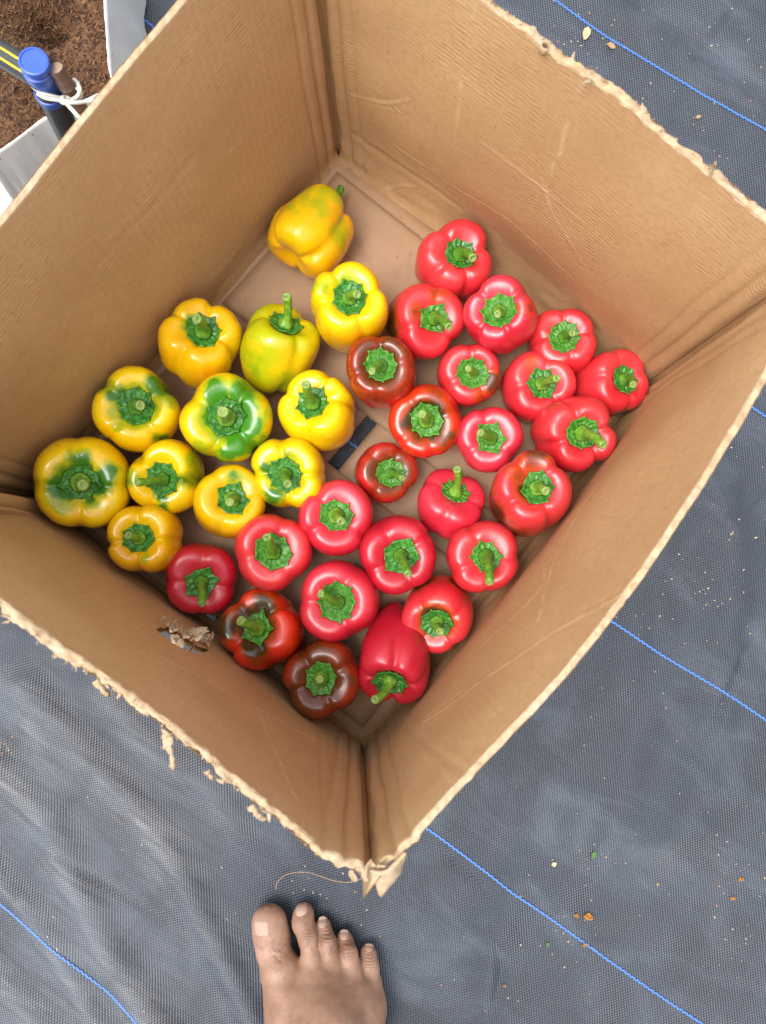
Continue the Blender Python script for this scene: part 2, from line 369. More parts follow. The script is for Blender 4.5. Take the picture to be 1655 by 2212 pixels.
    side = np.concatenate([np.stack([np.arange(nv - 1) * nu, np.arange(1, nv) * nu, np.arange(1, nv) * nu + N, np.arange(nv - 1) * nu + N], -1),
                           np.stack([np.arange(nv - 1) * nu + nu - 1, np.arange(nv - 1) * nu + nu - 1 + N, np.arange(1, nv) * nu + nu - 1 + N, np.arange(1, nv) * nu + nu - 1], -1)])
    V = np.concatenate([S.reshape(-1, 3), out.reshape(-1, 3)]) - BO
    flip = (np.cross(e, (0, 0, 1.0)) @ nin) < 0
    Fa = np.concatenate([Fi, Fo, side]);
    if flip: Fa = Fa[:, ::-1]
    o = mesh("side_panel", V, Fa, CARD, box, uv=np.concatenate([uv, uv]), attr={'scuff': np.concatenate([scuff.ravel()] * 2)})
    # raw rim: crushed paper between the two liners
    m = int(Lw / 0.0011); uu = np.linspace(0, 1, m); ti = np.stack([np.interp(uu, u, S[-1, :, i]) for i in range(3)], -1); to = np.stack([np.interp(uu, u, out[-1, :, i]) for i in range(3)], -1)
    K = 7; rows = []
    rough = 0.10 + 1.55 * torn
    for k in range(K):
        f = k / (K - 1); p = ti + (to - ti) * (f * (1.06 + 0.0 * torn) - 0.03)
        a = np.stack([uu * Lw * 260, uu * 0 + f * 3.1], -1); b = np.stack([uu * Lw * 70, uu * 0 + f * 1.3 + 50], -1)
        lift = (0.0011 * fbm(a, seed + 50, 2) + 0.0012 * fbm(b, seed + 60, 2)) * rough + 0.0006 * math.sin(math.pi * f) - 0.0010 * (k in (2, 3, 4)) * (0.5 + 0.5 * np.sin(uu * Lw * 900)) * (torn < 0.3)
        if k in (0, K - 1): lift = lift * 0.6 - 0.0012
        outw = (0.0016 * fbm(a + 7, seed + 70, 2) + 0.0022 * fbm(b + 3, seed + 80, 2)) * torn * (0.25 + 0.9 * f)
        p = p + np.array((0, 0, 1.0)) * lift[:, None] - nin * (outw + torn * 0.0012 * f)[:, None]; rows.append(p)
    sk = to - nin * 0.0006 * (1 + 2 * torn); sk = sk - np.array((0, 0, 1.0)) * (0.003 + 0.003 * torn * (1 + vnoise(np.stack([uu * Lw * 150, uu * 0], -1), seed + 5)))[:, None]; rows.append(sk)
    RV = np.array(rows).reshape(-1, 3) - BO
    RF = grid_faces(K + 1, m); RF = RF[:, ::-1] if flip else RF
    edge = mesh("torn_edge", RV, RF, TORN, o)
    if torn > 0.3:                                             # paper tufts along the tear
        A = Acc()
        for _ in range(int(Lw / 0.0017 * torn)):
            x = random.random(); p = np.array([np.interp(x, uu, rows[random.choice((2, 3, 4, 5, 6, 6))][:, i]) for i in range(3)])
            ln = random.uniform(0.0012, 0.0034) * (1 + (random.random() < 0.05) * 1.0); w = random.uniform(0.0004, 0.0012)
            d = np.array((random.gauss(0, 0.7), random.gauss(0, 0.7), random.gauss(0.3, 0.6))) - nin * 0.5; d /= np.linalg.norm(d)
            sd_ = np.cross(d, (random.gauss(0, 1), random.gauss(0, 1), random.gauss(0, 1))); sd_ /= np.linalg.norm(sd_) + 1e-9; cu = np.array((random.gauss(0, 0.5), random.gauss(0, 0.5), -0.4))
            q = [];
            for s_ in (0, 0.5, 1):
                c = p + d * ln * s_ + cu * ln * s_ * s_ * 0.7; ww = w * (1, 0.8, 0.25)[int(s_ * 2)]; q += [c - sd_ * ww, c + sd_ * ww]
            A.add(np.array(q) - BO, [[0, 1, 3, 2], [2, 3, 5, 4]])
        f = A.build("torn_fringe", TORN, o); tag(f, kind="stuff")
    return o, S, nin, e
cr_LB = [([(250, 870), (420, 690), (640, 480)], 0.0006, 0.002), ([(500, 360), (520, 340), (552, 318)], 0.0005, 0.0016), ([(210, 600), (330, 480), (420, 380)], -0.0006, 0.004), ([(300, 930), (330, 850), (380, 760)], 0.0007, 0.003)]
cr_BR = [([(760, 215), (820, 232), (858, 238), (900, 228)], 0.0009, 0.0017), ([(858, 238), (868, 252), (880, 258)], 0.0009, 0.0018), ([(800, 425), (840, 415), (890, 425)], 0.0009, 0.0018),
         ([(1080, 0), (1030, 180), (1000, 320)], 0.0006, 0.002), ([(1010, 30), (985, 240), (940, 380)], -0.0008, 0.004), ([(850, 330), (990, 430), (1090, 480), (1180, 560), (1240, 620)], 0.0008, 0.0022),
         ([(1290, 200), (1250, 300), (1200, 410)], 0.0006, 0.0018), ([(1060, 320), (1180, 410), (1290, 500)], 0.0006, 0.002), ([(1190, 400), (1210, 470), (1270, 580)], 0.0008, 0.0018), ([(760, 300), (850, 372), (980, 470)], -0.0012, 0.005)]
cr_RF = [([(1100, 1330), (1160, 1210), (1230, 1100), (1300, 1010)], 0.0007, 0.0017), ([(1000, 1400), (1120, 1270), (1150, 1200)], 0.0007, 0.0018), ([(880, 1560), (980, 1470), (1120, 1340), (1230, 1250)], 0.0008, 0.002),
         ([(850, 1565), (900, 1650), (930, 1760)], -0.0012, 0.003), ([(1490, 840), (1540, 830), (1570, 840), (1600, 820)], -0.0008, 0.002), ([(1170, 1440), (1240, 1330), (1300, 1230)], 0.0006, 0.0018)]
cr_FL = [([(430, 1260), (520, 1350), (640, 1450), (740, 1560)], 0.0006, 0.002), ([(270, 1230), (390, 1340), (480, 1420)], 0.0006, 0.0017), ([(330, 1400), (480, 1480), (620, 1560), (740, 1630)], 0.0006, 0.002), ([(560, 1530), (600, 1620), (640, 1700)], 0.0007, 0.0018), ([(690, 1590), (700, 1700), (715, 1820)], -0.001, 0.003)]
HOLE = [(336, 1352), (362, 1346), (400, 1372), (425, 1392), (448, 1400), (430, 1408), (395, 1396), (360, 1374)]
w_lb = wall('L', 'B', 1, 0.03, cr_LB, ext=(TH, TH))
w_br = wall('B', 'R', 2, 0.62, cr_BR, rim_pts=[(1037, 0), (1170, 98), (1300, 196), (1440, 310), (1560, 410), (1640, 480)], belly=0.012)
w_rf = wall('R', 'F', 3, 0.10, cr_RF, rim_pts=[(1655, 793), (1507, 1032), (1372, 1241), (1288, 1352), (1212, 1448), (1061, 1614), (947, 1741), (859, 1833)], ext=(TH, TH + 0.012), belly=0.011)
w_fl = wall('F', 'L', 4, 0.68, cr_FL, rim_pts=[(0, 1288), (130, 1395), (290, 1510), (420, 1610), (560, 1720), (690, 1822)], hole=HOLE)

# folded corners: the board runs round each corner behind the crease
for k_, ka, kb in (('B', 'L', 'R'), ('R', 'B', 'F'), ('F', 'R', 'L'), ('L', 'F', 'B')):
    ea = BOT[ka] - BOT[k_]; ea /= np.linalg.norm(ea); eb = BOT[kb] - BOT[k_]; eb /= np.linalg.norm(eb); na, nb = eb - ea * (ea @ eb), ea - eb * (ea @ eb); na /= np.linalg.norm(na); nb /= np.linalg.norm(nb); V = []
    for f_ in np.linspace(0, 1, 12):
        p_ = BOT[k_] * (1 - f_) + TOP[k_] * f_; p_ = BOT[k_] + (TOP[k_] - BOT[k_]) * f_ * (0.95 if k_ == 'F' else 0.86); p_[2] = 0.002 + f_ * (0.95 if k_ == 'F' else 0.86) * RIM; ar = 0.5 if k_ == 'F' else 1.0
        for o_ in (0.0050 / ar ** 0.3, 0.0105): V += [p_ + ea * 0.016 * ar - na * o_, p_ + ea * 0.008 * ar - na * o_, p_ - na * o_ - nb * o_, p_ + eb * 0.008 * ar - nb * o_, p_ + eb * 0.016 * ar - nb * o_]
    mesh("corner_fold", np.array(V) - BO, [[r_ * 10 + a_, r_ * 10 + b_, r_ * 10 + 10 + b_, r_ * 10 + 10 + a_] for r_ in range(11) for a_, b_ in ((0, 1), (1, 2), (2, 3), (3, 4), (4, 9), (9, 8), (8, 7), (7, 6), (6, 5), (5, 0))] + [[110 + i_ for i_ in (0, 1, 6, 5)], [111, 112, 117, 116], [112, 113, 118, 117], [113, 114, 119, 118]], CARD, box, False, uv=np.array(V)[:, 1:3])
# floor flaps: two lower ones leave a slot, two upper ones lie on them
CEN = sum(BOT.values()) / 4
def slab(name, poly, z0, z1, mat, parent, bev=0.0012, origin=None, nse=0.0, seed=0, nx=36):
    """polygon (4 corners, xy) as a softly uneven sheet with thickness"""
    a, b, c, d = [np.array(p[:2]) for p in poly]; org = BO if origin is None else np.array(origin)
    s = np.linspace(0, 1, nx); Sx, Sy = np.meshgrid(s, s)
    XY = (a * (1 - Sx[..., None]) + b * Sx[..., None]) * (1 - Sy[..., None]) + (d * (1 - Sx[..., None]) + c * Sx[..., None]) * Sy[..., None]
    z = z1 + nse * fbm(XY * 14, seed, 3); ed = np.minimum(np.minimum(Sx, 1 - Sx), np.minimum(Sy, 1 - Sy)); z = z - bev * (ed <= 0.001)
    T = np.concatenate([XY, z[..., None]], -1); Bt = np.concatenate([XY, np.full(z.shape, z0)[..., None]], -1)
    per = np.concatenate([np.arange(nx), np.arange(1, nx) * nx + nx - 1, (nx - 1) * nx + np.arange(nx - 1)[::-1], np.arange(1, nx - 1)[::-1] * nx]); N = nx * nx
    Fs = np.stack([per, np.roll(per, -1), np.roll(per, -1) + N, per + N], -1)[:, ::-1]
    V = np.concatenate([T.reshape(-1, 3), Bt.reshape(-1, 3)]) - org
    Fa = np.concatenate([grid_faces(nx, nx), grid_faces(nx, nx)[:, ::-1] + N, Fs])
    uv = np.concatenate([XY.reshape(-1, 2)] * 2)
    return mesh(name, V, Fa, mat, parent, uv=uv)
B_, R_, F_, L_ = (BOT[k] for k in 'BRFL')
def fl(s, t):   # s: B->R / L->F ; t: B->L / R->F
    return (B_ * (1 - s) + R_ * s) * (1 - t) + (L_ * (1 - s) + F_ * s) * t
q = 0.004
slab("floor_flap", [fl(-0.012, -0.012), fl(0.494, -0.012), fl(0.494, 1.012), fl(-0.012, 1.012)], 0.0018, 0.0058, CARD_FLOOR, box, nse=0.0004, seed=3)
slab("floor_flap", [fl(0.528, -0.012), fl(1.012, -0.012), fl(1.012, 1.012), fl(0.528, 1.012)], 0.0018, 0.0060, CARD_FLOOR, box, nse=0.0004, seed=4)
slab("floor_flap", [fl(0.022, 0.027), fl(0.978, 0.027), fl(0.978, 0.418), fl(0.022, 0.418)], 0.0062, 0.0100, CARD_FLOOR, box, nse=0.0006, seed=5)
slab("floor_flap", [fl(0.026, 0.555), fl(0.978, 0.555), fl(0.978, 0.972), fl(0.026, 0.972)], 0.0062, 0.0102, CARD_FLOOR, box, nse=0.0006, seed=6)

# ------------------------------------------------------------------ bell peppers
PCOL = {  # main, shade of the same skin, patch, patch core
    'yellow': ((0.80, 0.565, 0.004), (0.79, 0.49, 0.003), (0.40, 0.42, 0.006), (0.040, 0.17, 0.008)),
    'gold':   ((0.80, 0.485, 0.003), (0.78, 0.40, 0.003), (0.42, 0.40, 0.006), (0.045, 0.19, 0.008)),
    'lemon':  ((0.80, 0.57, 0.004), (0.80, 0.46, 0.003), (0.36, 0.44, 0.006), (0.05, 0.22, 0.008)),
    'lime':   ((0.42, 0.45, 0.005), (0.66, 0.46, 0.004), (0.24, 0.36, 0.006), (0.10, 0.28, 0.01)),
    'red':    ((0.68, 0.036, 0.045), (0.60, 0.018, 0.030), (0.50, 0.050, 0.010), (0.095, 0.028, 0.005)),
    'pink':   ((0.68, 0.034, 0.062), (0.60, 0.015, 0.036), (0.62, 0.035, 0.020), (0.12, 0.02, 0.005)),
    'crimson': ((0.54, 0.012, 0.034), (0.46, 0.008, 0.024), (0.56, 0.012, 0.018), (0.12, 0.012, 0.005)),
    'orange': ((0.66, 0.040, 0.008), (0.62, 0.016, 0.010), (0.36, 0.040, 0.004), (0.048, 0.026, 0.003)),
    'brown':  ((0.52, 0.024, 0.018), (0.58, 0.018, 0.022), (0.30, 0.030, 0.008), (0.13, 0.030, 0.006)),
}
def mat_pepper(kind, seed):
    a, b, p1, p2 = PCOL[kind]; m = NT("pepper_skin_" + kind); obj = m.coord()
    off = m.mapv(obj); off.node.inputs["Location"].default_value = (seed * 0.37, seed * 0.21, seed * 0.11)
    n1 = m.noise(26, 3, 0.5, off); n2 = m.noise(75, 3, 0.55, off); n3 = m.noise(900, 1, 0.5, off)
    c = m.mix(m.ramp(n1, 0.38, 0.68), a, b)
    mk = m.math('ADD', m.attr("patch"), m.math('MULTIPLY', m.math('SUBTRACT', n2, 0.5), m.math('MULTIPLY', m.ramp(m.attr("patch"), 0.05, 0.35), 0.85)))
    c = m.mix(m.ramp(mk, 0.14, 0.50), c, p1); c = m.mix(m.ramp(mk, 0.48, 0.86), c, p2)
    waxy = kind in ('red', 'pink', 'crimson')
    spk = m.noise(420, 2, 0.5, off); c = m.mix(m.math('MULTIPLY', m.ramp(spk, 0.68, 0.74), 0.10), c, (0.9, 0.7, 0.5))
    ro = m.math('ADD', m.math('MULTIPLY', m.ramp(m.noise(34, 4, 0.6, off), 0.3, 0.7), 0.12), 0.31 if waxy else 0.20)
    m.p(Base_Color=c, Roughness=ro, Normal=m.bump(n3, 0.03, 0.0003, m.bump(m.noise(34, 3, 0.5, off), 0.10, 0.006, m.bump(n2, 0.10, 0.002))))
    m.b.inputs["Specular IOR Level"].default_value = 0.62 if waxy else 0.5
    m.b.inputs["Coat Weight"].default_value = 0.35 if waxy else 0.2; m.b.inputs["Coat Roughness"].default_value = 0.30 if waxy else 0.08
    m.b.inputs["Subsurface Weight"].default_value = 0.12; m.b.inputs["Subsurface Radius"].default_value = (0.006, 0.002, 0.001); m.b.inputs["Subsurface Scale"].default_value = 0.6
    return m.m
def mat_green(name, a, b, rough):
    m = NT(name); obj = m.coord(); n = m.noise(260, 4, 0.6, obj); n2 = m.noise(900, 2, 0.5, obj)
    c = m.mix(m.ramp(n, 0.32, 0.7), a, b); m.p(Base_Color=c, Roughness=rough, Normal=m.bump(n, 0.5, 0.0012, m.bump(n2, 0.2, 0.0004))); return m.m
CALYX = [mat_green("calyx_green", (0.020, 0.125, 0.014), (0.07, 0.27, 0.034), 0.32), mat_green("calyx_fresh", (0.03, 0.15, 0.014), (0.095, 0.30, 0.034), 0.36)]
STEM = [mat_green("stem_green", (0.05, 0.19, 0.012), (0.14, 0.32, 0.028), 0.36), mat_green("stem_light", (0.08, 0.25, 0.014), (0.22, 0.40, 0.045), 0.38)]
def mat_cut():
    m = NT("stem_cut"); obj = m.coord("UV"); c = m.noise(6, 3, 0.6, obj); m.p(Base_Color=m.mix(c, (0.13, 0.25, 0.035), (0.34, 0.42, 0.14)), Roughness=0.7); return m.m
CUT = mat_cut()
PIN = {}
PROF = np.array([(0, .86), (.12, .845), (.24, .85), (.36, .885), (.48, .945), (.59, .988), (.69, 1.0), (.80, .975), (.90, .885), (.97, .72), (1.0, .45), (.998, .12), (.985, -.18), (.955, -.46), (.89, -.71), (.78, -.89), (.62, -.985), (.46, -1.0), (.32, -.95), (.18, -.86), (0, -.80)])
def pepper_local(seed, lobes, hz, taper, depth, dimple, NT_=120, NS=64):
    r = np.random.default_rng(seed); pr = smoothline(PROF, NS); rad, zz = np.maximum(pr[:, 0], 0), pr[:, 1].copy()
    rad[0] = rad[-1] = 0.004
    shoulder = zz > 0.5; zz = np.where(shoulder & (rad < 0.7), 1 - (1 - zz) * dimple, zz)
    th = np.linspace(0, 2 * np.pi, NT_, endpoint=False)
    bd = (np.arange(lobes) + r.uniform(-0.22, 0.22, lobes)) * 2 * np.pi / lobes + r.uniform(0, 6.28)
    bd = np.sort(bd % (2 * np.pi)); nxt = np.concatenate([bd[1:], [bd[0] + 2 * np.pi]])
    rl = np.zeros(NT_); gl = np.zeros(NT_); amp = np.zeros(NT_)
    szs = r.uniform(0.94, 1.05, lobes); hts = r.uniform(-0.07, 0.06, lobes)
    for i in range(lobes):
        a, b = bd[i], nxt[i]; t = (th - a) % (2 * np.pi); w = b - a; M = t < w; x = (t[M] / w) * 2 - 1
        ph = x * w / 2; d = 0.36; rho = 0.64
        rr = d * np.cos(ph) + np.sqrt(np.maximum(rho ** 2 - (d * np.sin(ph)) ** 2, 0.05)); rr = rr * (1 + (szs[i] - 1) * (1 - x ** 2)) - 0.035 * np.exp(-(x / 0.10) ** 2) * r.uniform(0, 1)
        rl[M] = rr; gl[M] = np.exp(-((1 - np.abs(x)) / 0.17) ** 2); amp[M] = hts[i] * (1 - x ** 2)
    k = 3; ker = np.array([1, 2, 3, 2, 1]) / 9.0
    sm = lambda a: sum(np.roll(a, j - 2) * ker[j] for j in range(5))
    rl = sm(rl); gl = sm(gl); amp = sm(sm(amp))
    s = np.linspace(0, 1, NS); h = (zz + 1) / 2
    kd = depth * (0.30 + 0.75 * np.clip((zz - 0.0) / 0.9, 0, 1) ** 1.2 + 0.85 * np.clip((-zz - 0.2) / 0.8, 0, 1) ** 1.2)
    kin = np.clip((rad - 0.22) / 0.4, 0, 1); kd = kd * kin
    tp = 1 - taper * np.clip((0.35 - zz) / 1.35, 0, 1) ** 1.15 + max(0, -taper) * -0.55 * np.clip((zz - 0.1) / 0.9, 0, 1)
    RR = (rad * tp)[:, None] * (1 - kd[:, None] * (1 - rl[None, :]) * 1.25 - 0.05 * kin[:, None] * gl[None, :] * depth)
    ZZ = zz[:, None] * hz + np.where(zz[:, None] > 0, 1, 0) * kin[:, None] * (np.clip(zz, 0, 1)[:, None] ** 2) * (amp[None, :] - 0.11 * depth * gl[None, :] - 0.20 * depth * (1 - rl)[None, :])
    ZZ = ZZ + np.where(zz[:, None] < 0, 1, 0) * kin[:, None] * (np.clip(-zz, 0, 1)[:, None] ** 2) * (0.20 * depth * gl[None, :] + amp[None, ::-1])
    V = np.stack([RR * np.cos(th)[None], RR * np.sin(th)[None], ZZ], -1)
    low = 0.035 * np.stack([vnoise(V * 1.3 + 5, seed + k_) for k_ in range(3)], -1) * kin[:, None, None]
    V = V + low; bend = r.uniform(-0.06, 0.06, 2); V[..., 0] += bend[0] * (V[..., 2] / hz) ** 2; V[..., 1] += bend[1] * (V[..., 2] / hz) ** 2
    Fc = grid_faces(NS, NT_, True)[:, ::-1].tolist() + [list(range(NT_)), [(NS - 1) * NT_ + j for j in range(NT_)][::-1]]
    zc = hz * zz[2]
    surf = float((bd[0] + nxt[0]) / 2)
    return V.reshape(-1, 3), Fc, zc, surf
def quat_frame(a):
    a = a / np.linalg.norm(a); x = np.array((1.0, 0, 0)) - a * a[0]
    if np.linalg.norm(x) < 0.2: x = np.array((0, 1.0, 0)) - a * a[1]
    x /= np.linalg.norm(x); return np.stack([x, np.cross(a, x), a], -1)
FLOOR_TOP = 0.0108
def make_pepper(idx, bbox, cal, tip, kind, label, lobes=4, hz=0.98, taper=0.07, depth=0.8, dimple=1.0, patches=(), axis=None, tlen=None, sg=0, yaw=0.0, cs=0.43, mul=1.36, face=None):
    x0, y0, x1, y1 = bbox; hz *= 1.12; depth *= 0.82; V, Fc, zc, surf = pepper_local(100 + idx, lobes, hz, taper, depth, dimple)
    if face is not None: yaw = face - surf
    if yaw: c_, s_ = math.cos(yaw), math.sin(yaw); V = np.stack([V[:, 0] * c_ - V[:, 1] * s_, V[:, 0] * s_ + V[:, 1] * c_, V[:, 2]], -1)
    Vs = V[::3]; R = 0.5 * math.sqrt((x1 - x0) * (y1 - y0)) / F * 0.70; C = at((x0 + x1) / 2, (y0 + y1) / 2, 0.05); a = np.array((0, 0, 1.0))
    for it in range(14):
        if axis is not None: a = np.array(axis, float); a /= np.linalg.norm(a)
        else:
            o = np.array((0, 0, ZC)); d = ray(*cal); d /= np.linalg.norm(d); oc = o - C; hc = zc * R * mul
            bq = oc @ d; disc = bq * bq - (oc @ oc - hc * hc)
            T = o + d * (-bq - math.sqrt(disc)) if disc > 0 else o - d * bq
            na = (T - C) / np.linalg.norm(T - C); a = a * 0.4 + na * 0.6; a /= np.linalg.norm(a)
        M = quat_frame(a); W = Vs @ M.T * R; C[2] = FLOOR_TOP - W[:, 2].min()
        pu, pv = proj(W + C); du, dv = (x0 + x1 - pu.min() - pu.max()) / 2, (y0 + y1 - pv.min() - pv.max()) / 2
        dep = (ZC - C[2]) / F; C[0] += du * dep; C[1] -= dv * dep
        if axis is None and it in (4, 7, 10) and math.hypot(cal[0] - (x0 + x1) / 2, cal[1] - (y0 + y1) / 2) > 12:   # height from the seen proportions
            rt_ = ((y1 - y0) / (x1 - x0)) / ((pv.max() - pv.min()) / (pu.max() - pu.min())); rt_ = rt_ if abs(cal[1] - (y0 + y1) / 2) > abs(cal[0] - (x0 + x1) / 2) else 1 / rt_
            kz = min(max(rt_ ** 1.3, 0.84), 1.15); V = V * (1, 1, kz); Vs = V[::3]; zc *= kz
        R *= (math.sqrt((x1 - x0) * (y1 - y0) / ((pu.max() - pu.min()) * (pv.max() - pv.min())))) ** 0.8
    for k0, k1 in ('LB', 'BR', 'RF', 'FL'):                   # lean on the walls, never through them
        e_ = BOT[k1] - BOT[k0]; nw = np.cross(e_, TOP[k0] - BOT[k0]); nw /= np.linalg.norm(nw); nw *= np.sign(nw @ (CEN - BOT[k0]))
        dmin = ((Vs @ quat_frame(a).T * R + C - BOT[k0]) @ nw).min() - (-0.008 if k0 == 'R' else -0.007 if k0 == 'B' else -0.001); lim = -0.011
        if dmin < 0: C[:2] -= nw[:2] * max(dmin, lim)
    M = quat_frame(a); q = Matrix(M.tolist()).to_quaternion()
    root = empty("bell_pepper", C.tolist()); root.rotation_mode = 'QUATERNION'; root.rotation_quaternion = q
    tag(root, label, "pepper", ("yellow" if kind in ('yellow', 'gold', 'lemon', 'lime') else "red") + " peppers in the cardboard box")
    # pigment patches: (px, py, radius, strength[, zmin]) on the unit disc seen along the stem
    pt = np.zeros(len(V))
    wv = V[:, :2] + 0.10 * np.stack([vnoise(V * 3.1, idx), vnoise(V * 3.1, idx + 50)], -1)
    for p in patches:
        px, py, pr_, st = p[:4]; sx = p[4] if len(p) > 4 else None
        if sx is None: d = np.hypot(wv[:, 0] - px, wv[:, 1] - py) / pr_; w = np.clip((V[:, 2] + 0.1) / 0.4, 0, 1)
        else: d = np.sqrt((wv[:, 0] - px) ** 2 + (wv[:, 1] - py) ** 2 + (V[:, 2] - sx) ** 2) / pr_; w = 1
        pt = np.maximum(pt, (1.12 if kind in ('yellow', 'gold', 'lemon', 'lime') else 1.24) * st * w * np.exp(-(d * 0.88) ** 3))
    mk = PIN.setdefault((kind, idx % 3), None) or mat_pepper(kind, idx % 3); PIN[(kind, idx % 3)] = mk
    mesh("body", V * R, Fc, mk, root, attr={"patch": pt})
    # calyx
    r = np.random.default_rng(900 + idx); nt, npt = 84, int(r.integers(5, 9)); th = np.linspace(0, 2 * np.pi, nt, endpoint=False)
    bd = np.sort(((np.arange(npt) + r.uniform(-0.2, 0.2, npt)) * 2 * np.pi / npt) % (2 * np.pi)); dd = np.min(np.abs((th[:, None] - bd[None] + np.pi) % (2 * np.pi) - np.pi), 1)
    hh = np.pi / npt; dq = np.minimum(dd, hh); tipl = np.cos(hh) / np.cos(hh - dq) - 0.05 * np.sin(np.pi * dq / hh) + 0.09 * np.exp(-dd / 0.06)
    tipl = 1 + (tipl - 1) * r.uniform(0.6, 1.05); rc = r.uniform(0.94, 1.06) * cs * tipl * (1 + 0.05 * np.sin(th * 2 + r.uniform(0, 6)))
    Vg = V.reshape(64, 120, 3); ci = np.round(((th - yaw) % (2 * np.pi)) / (2 * np.pi) * 120).astype(int) % 120
    Rg = np.maximum.accumulate(np.hypot(Vg[:24, :, 0], Vg[:24, :, 1]), 0); Zg = Vg[:24, :, 2]
    sr = np.array([0.0, .22, .36, .46, .56, .66, .76, .85, .93, 1.0]); A = []; ph0 = r.uniform(0, 6)
    for i, f in enumerate(sr):
        rr = f * rc; zs = np.array([max(np.interp(q_, Rg[:, c_], Zg[:, c_]), np.interp(q_ + 0.03, Rg[:, c_], Zg[:, c_])) for q_, c_ in zip(rr, ci)]); zb = zs.mean()
        wr = 0.016 * np.sin(th * npt * 2 + ph0) * math.sin(math.pi * min(1, f * 1.05)) + 0.030 * vnoise(np.stack([np.cos(th) * 6 * f + 9, np.sin(th) * 6 * f], -1), idx) * f
        z = 0.65 * zs + 0.35 * zb + 0.045 + wr + 0.16 * max(0, 0.42 - f) + 0.06 * max(0, f - 0.8) / 0.2 * np.exp(-dd / 0.15) - 0.02 * (i == len(sr) - 1)
        z = np.maximum(z, zs + 0.018)
        A.append(np.stack([rr * np.cos(th), rr * np.sin(th), z], -1))
    A = np.array(A).reshape(-1, 3) * R
    cy = mesh("calyx", A, grid_faces(len(sr), nt, True)[:, ::-1], CALYX[sg], root)
    sol = cy.modifiers.new("thick", 'SOLIDIFY'); sol.thickness = 0.0009; sol.offset = -1
    # stem
    z0 = A[:, 2].min() + 0.001; z0 = float(A.reshape(len(sr), nt, 3)[0, 0, 2])
    dep = (ZC - C[2] - zc * R * a[2]) / F * 0.95; dv3 = np.array(((tip[0] - cal[0]) * dep, -(tip[1] - cal[1]) * dep, 0)); lt = np.array((dv3 @ M[:, 0], dv3 @ M[:, 1]))
    ln = tlen or 0.026; hgt = math.sqrt(max(ln ** 2 - lt @ lt, 0.009 ** 2))
    # perspective drift of a rising stem, so that the cut end falls where it was seen
    zt = C + M @ np.array((0, 0, z0)); zt2 = C + M @ np.array((0, 0, z0 + hgt)); pa, pb = proj(zt), proj(zt2); dr = np.array(((pb[0] - pa[0]) * dep, -(pb[1] - pa[1]) * dep, 0)); lt = lt - np.array((dr @ M[:, 0], dr @ M[:, 1])) * 0.8
    p0 = np.array((0, 0, z0 - 0.002)); p3 = np.array((lt[0], lt[1], z0 + hgt)); p1 = p0 + np.array((lt[0] * 0.04, lt[1] * 0.04, hgt * 0.62)); t = np.linspace(0, 1, 18)[:, None]
    P = (1 - t) ** 2 * p0 + 2 * t * (1 - t) * p1 + t ** 2 * p3; t = t[:, 0]
    rs = R * (0.098 + 0.11 * np.exp(-(t / 0.13) ** 1.4) + 0.010 * t ** 3) * r.uniform(0.9, 1.1)
    SV, SF = tube(P, rs, 18, True, 0.055, 5); st = mesh("stem", SV, SF, STEM[(sg + idx) % 2], root)
    T, Aa, Bb = frames(P); ph = np.linspace(0, 2 * np.pi, 14, endpoint=False); rows = []
    for f, up in ((1.0, 0.0003), (0.93, 0.0010), (0.72, 0.0012), (0.5, 0.0004), (0.2, 0.0001)):
        rows.append(P[-1] + T[-1] * up + rs[-1] * f * (Aa[-1] * np.cos(ph)[:, None] + Bb[-1] * np.sin(ph)[:, None]) + T[-1] * 0.0006 * r.uniform(-1, 1, 14)[:, None])
    rw = np.array(rows).reshape(-1, 3); mesh("cut_end", rw, grid_faces(5, 14, True).tolist() + [[56 + j for j in range(14)]], CUT, st, uv=rw[:, :2] * 400)
    return root
NSH = 20
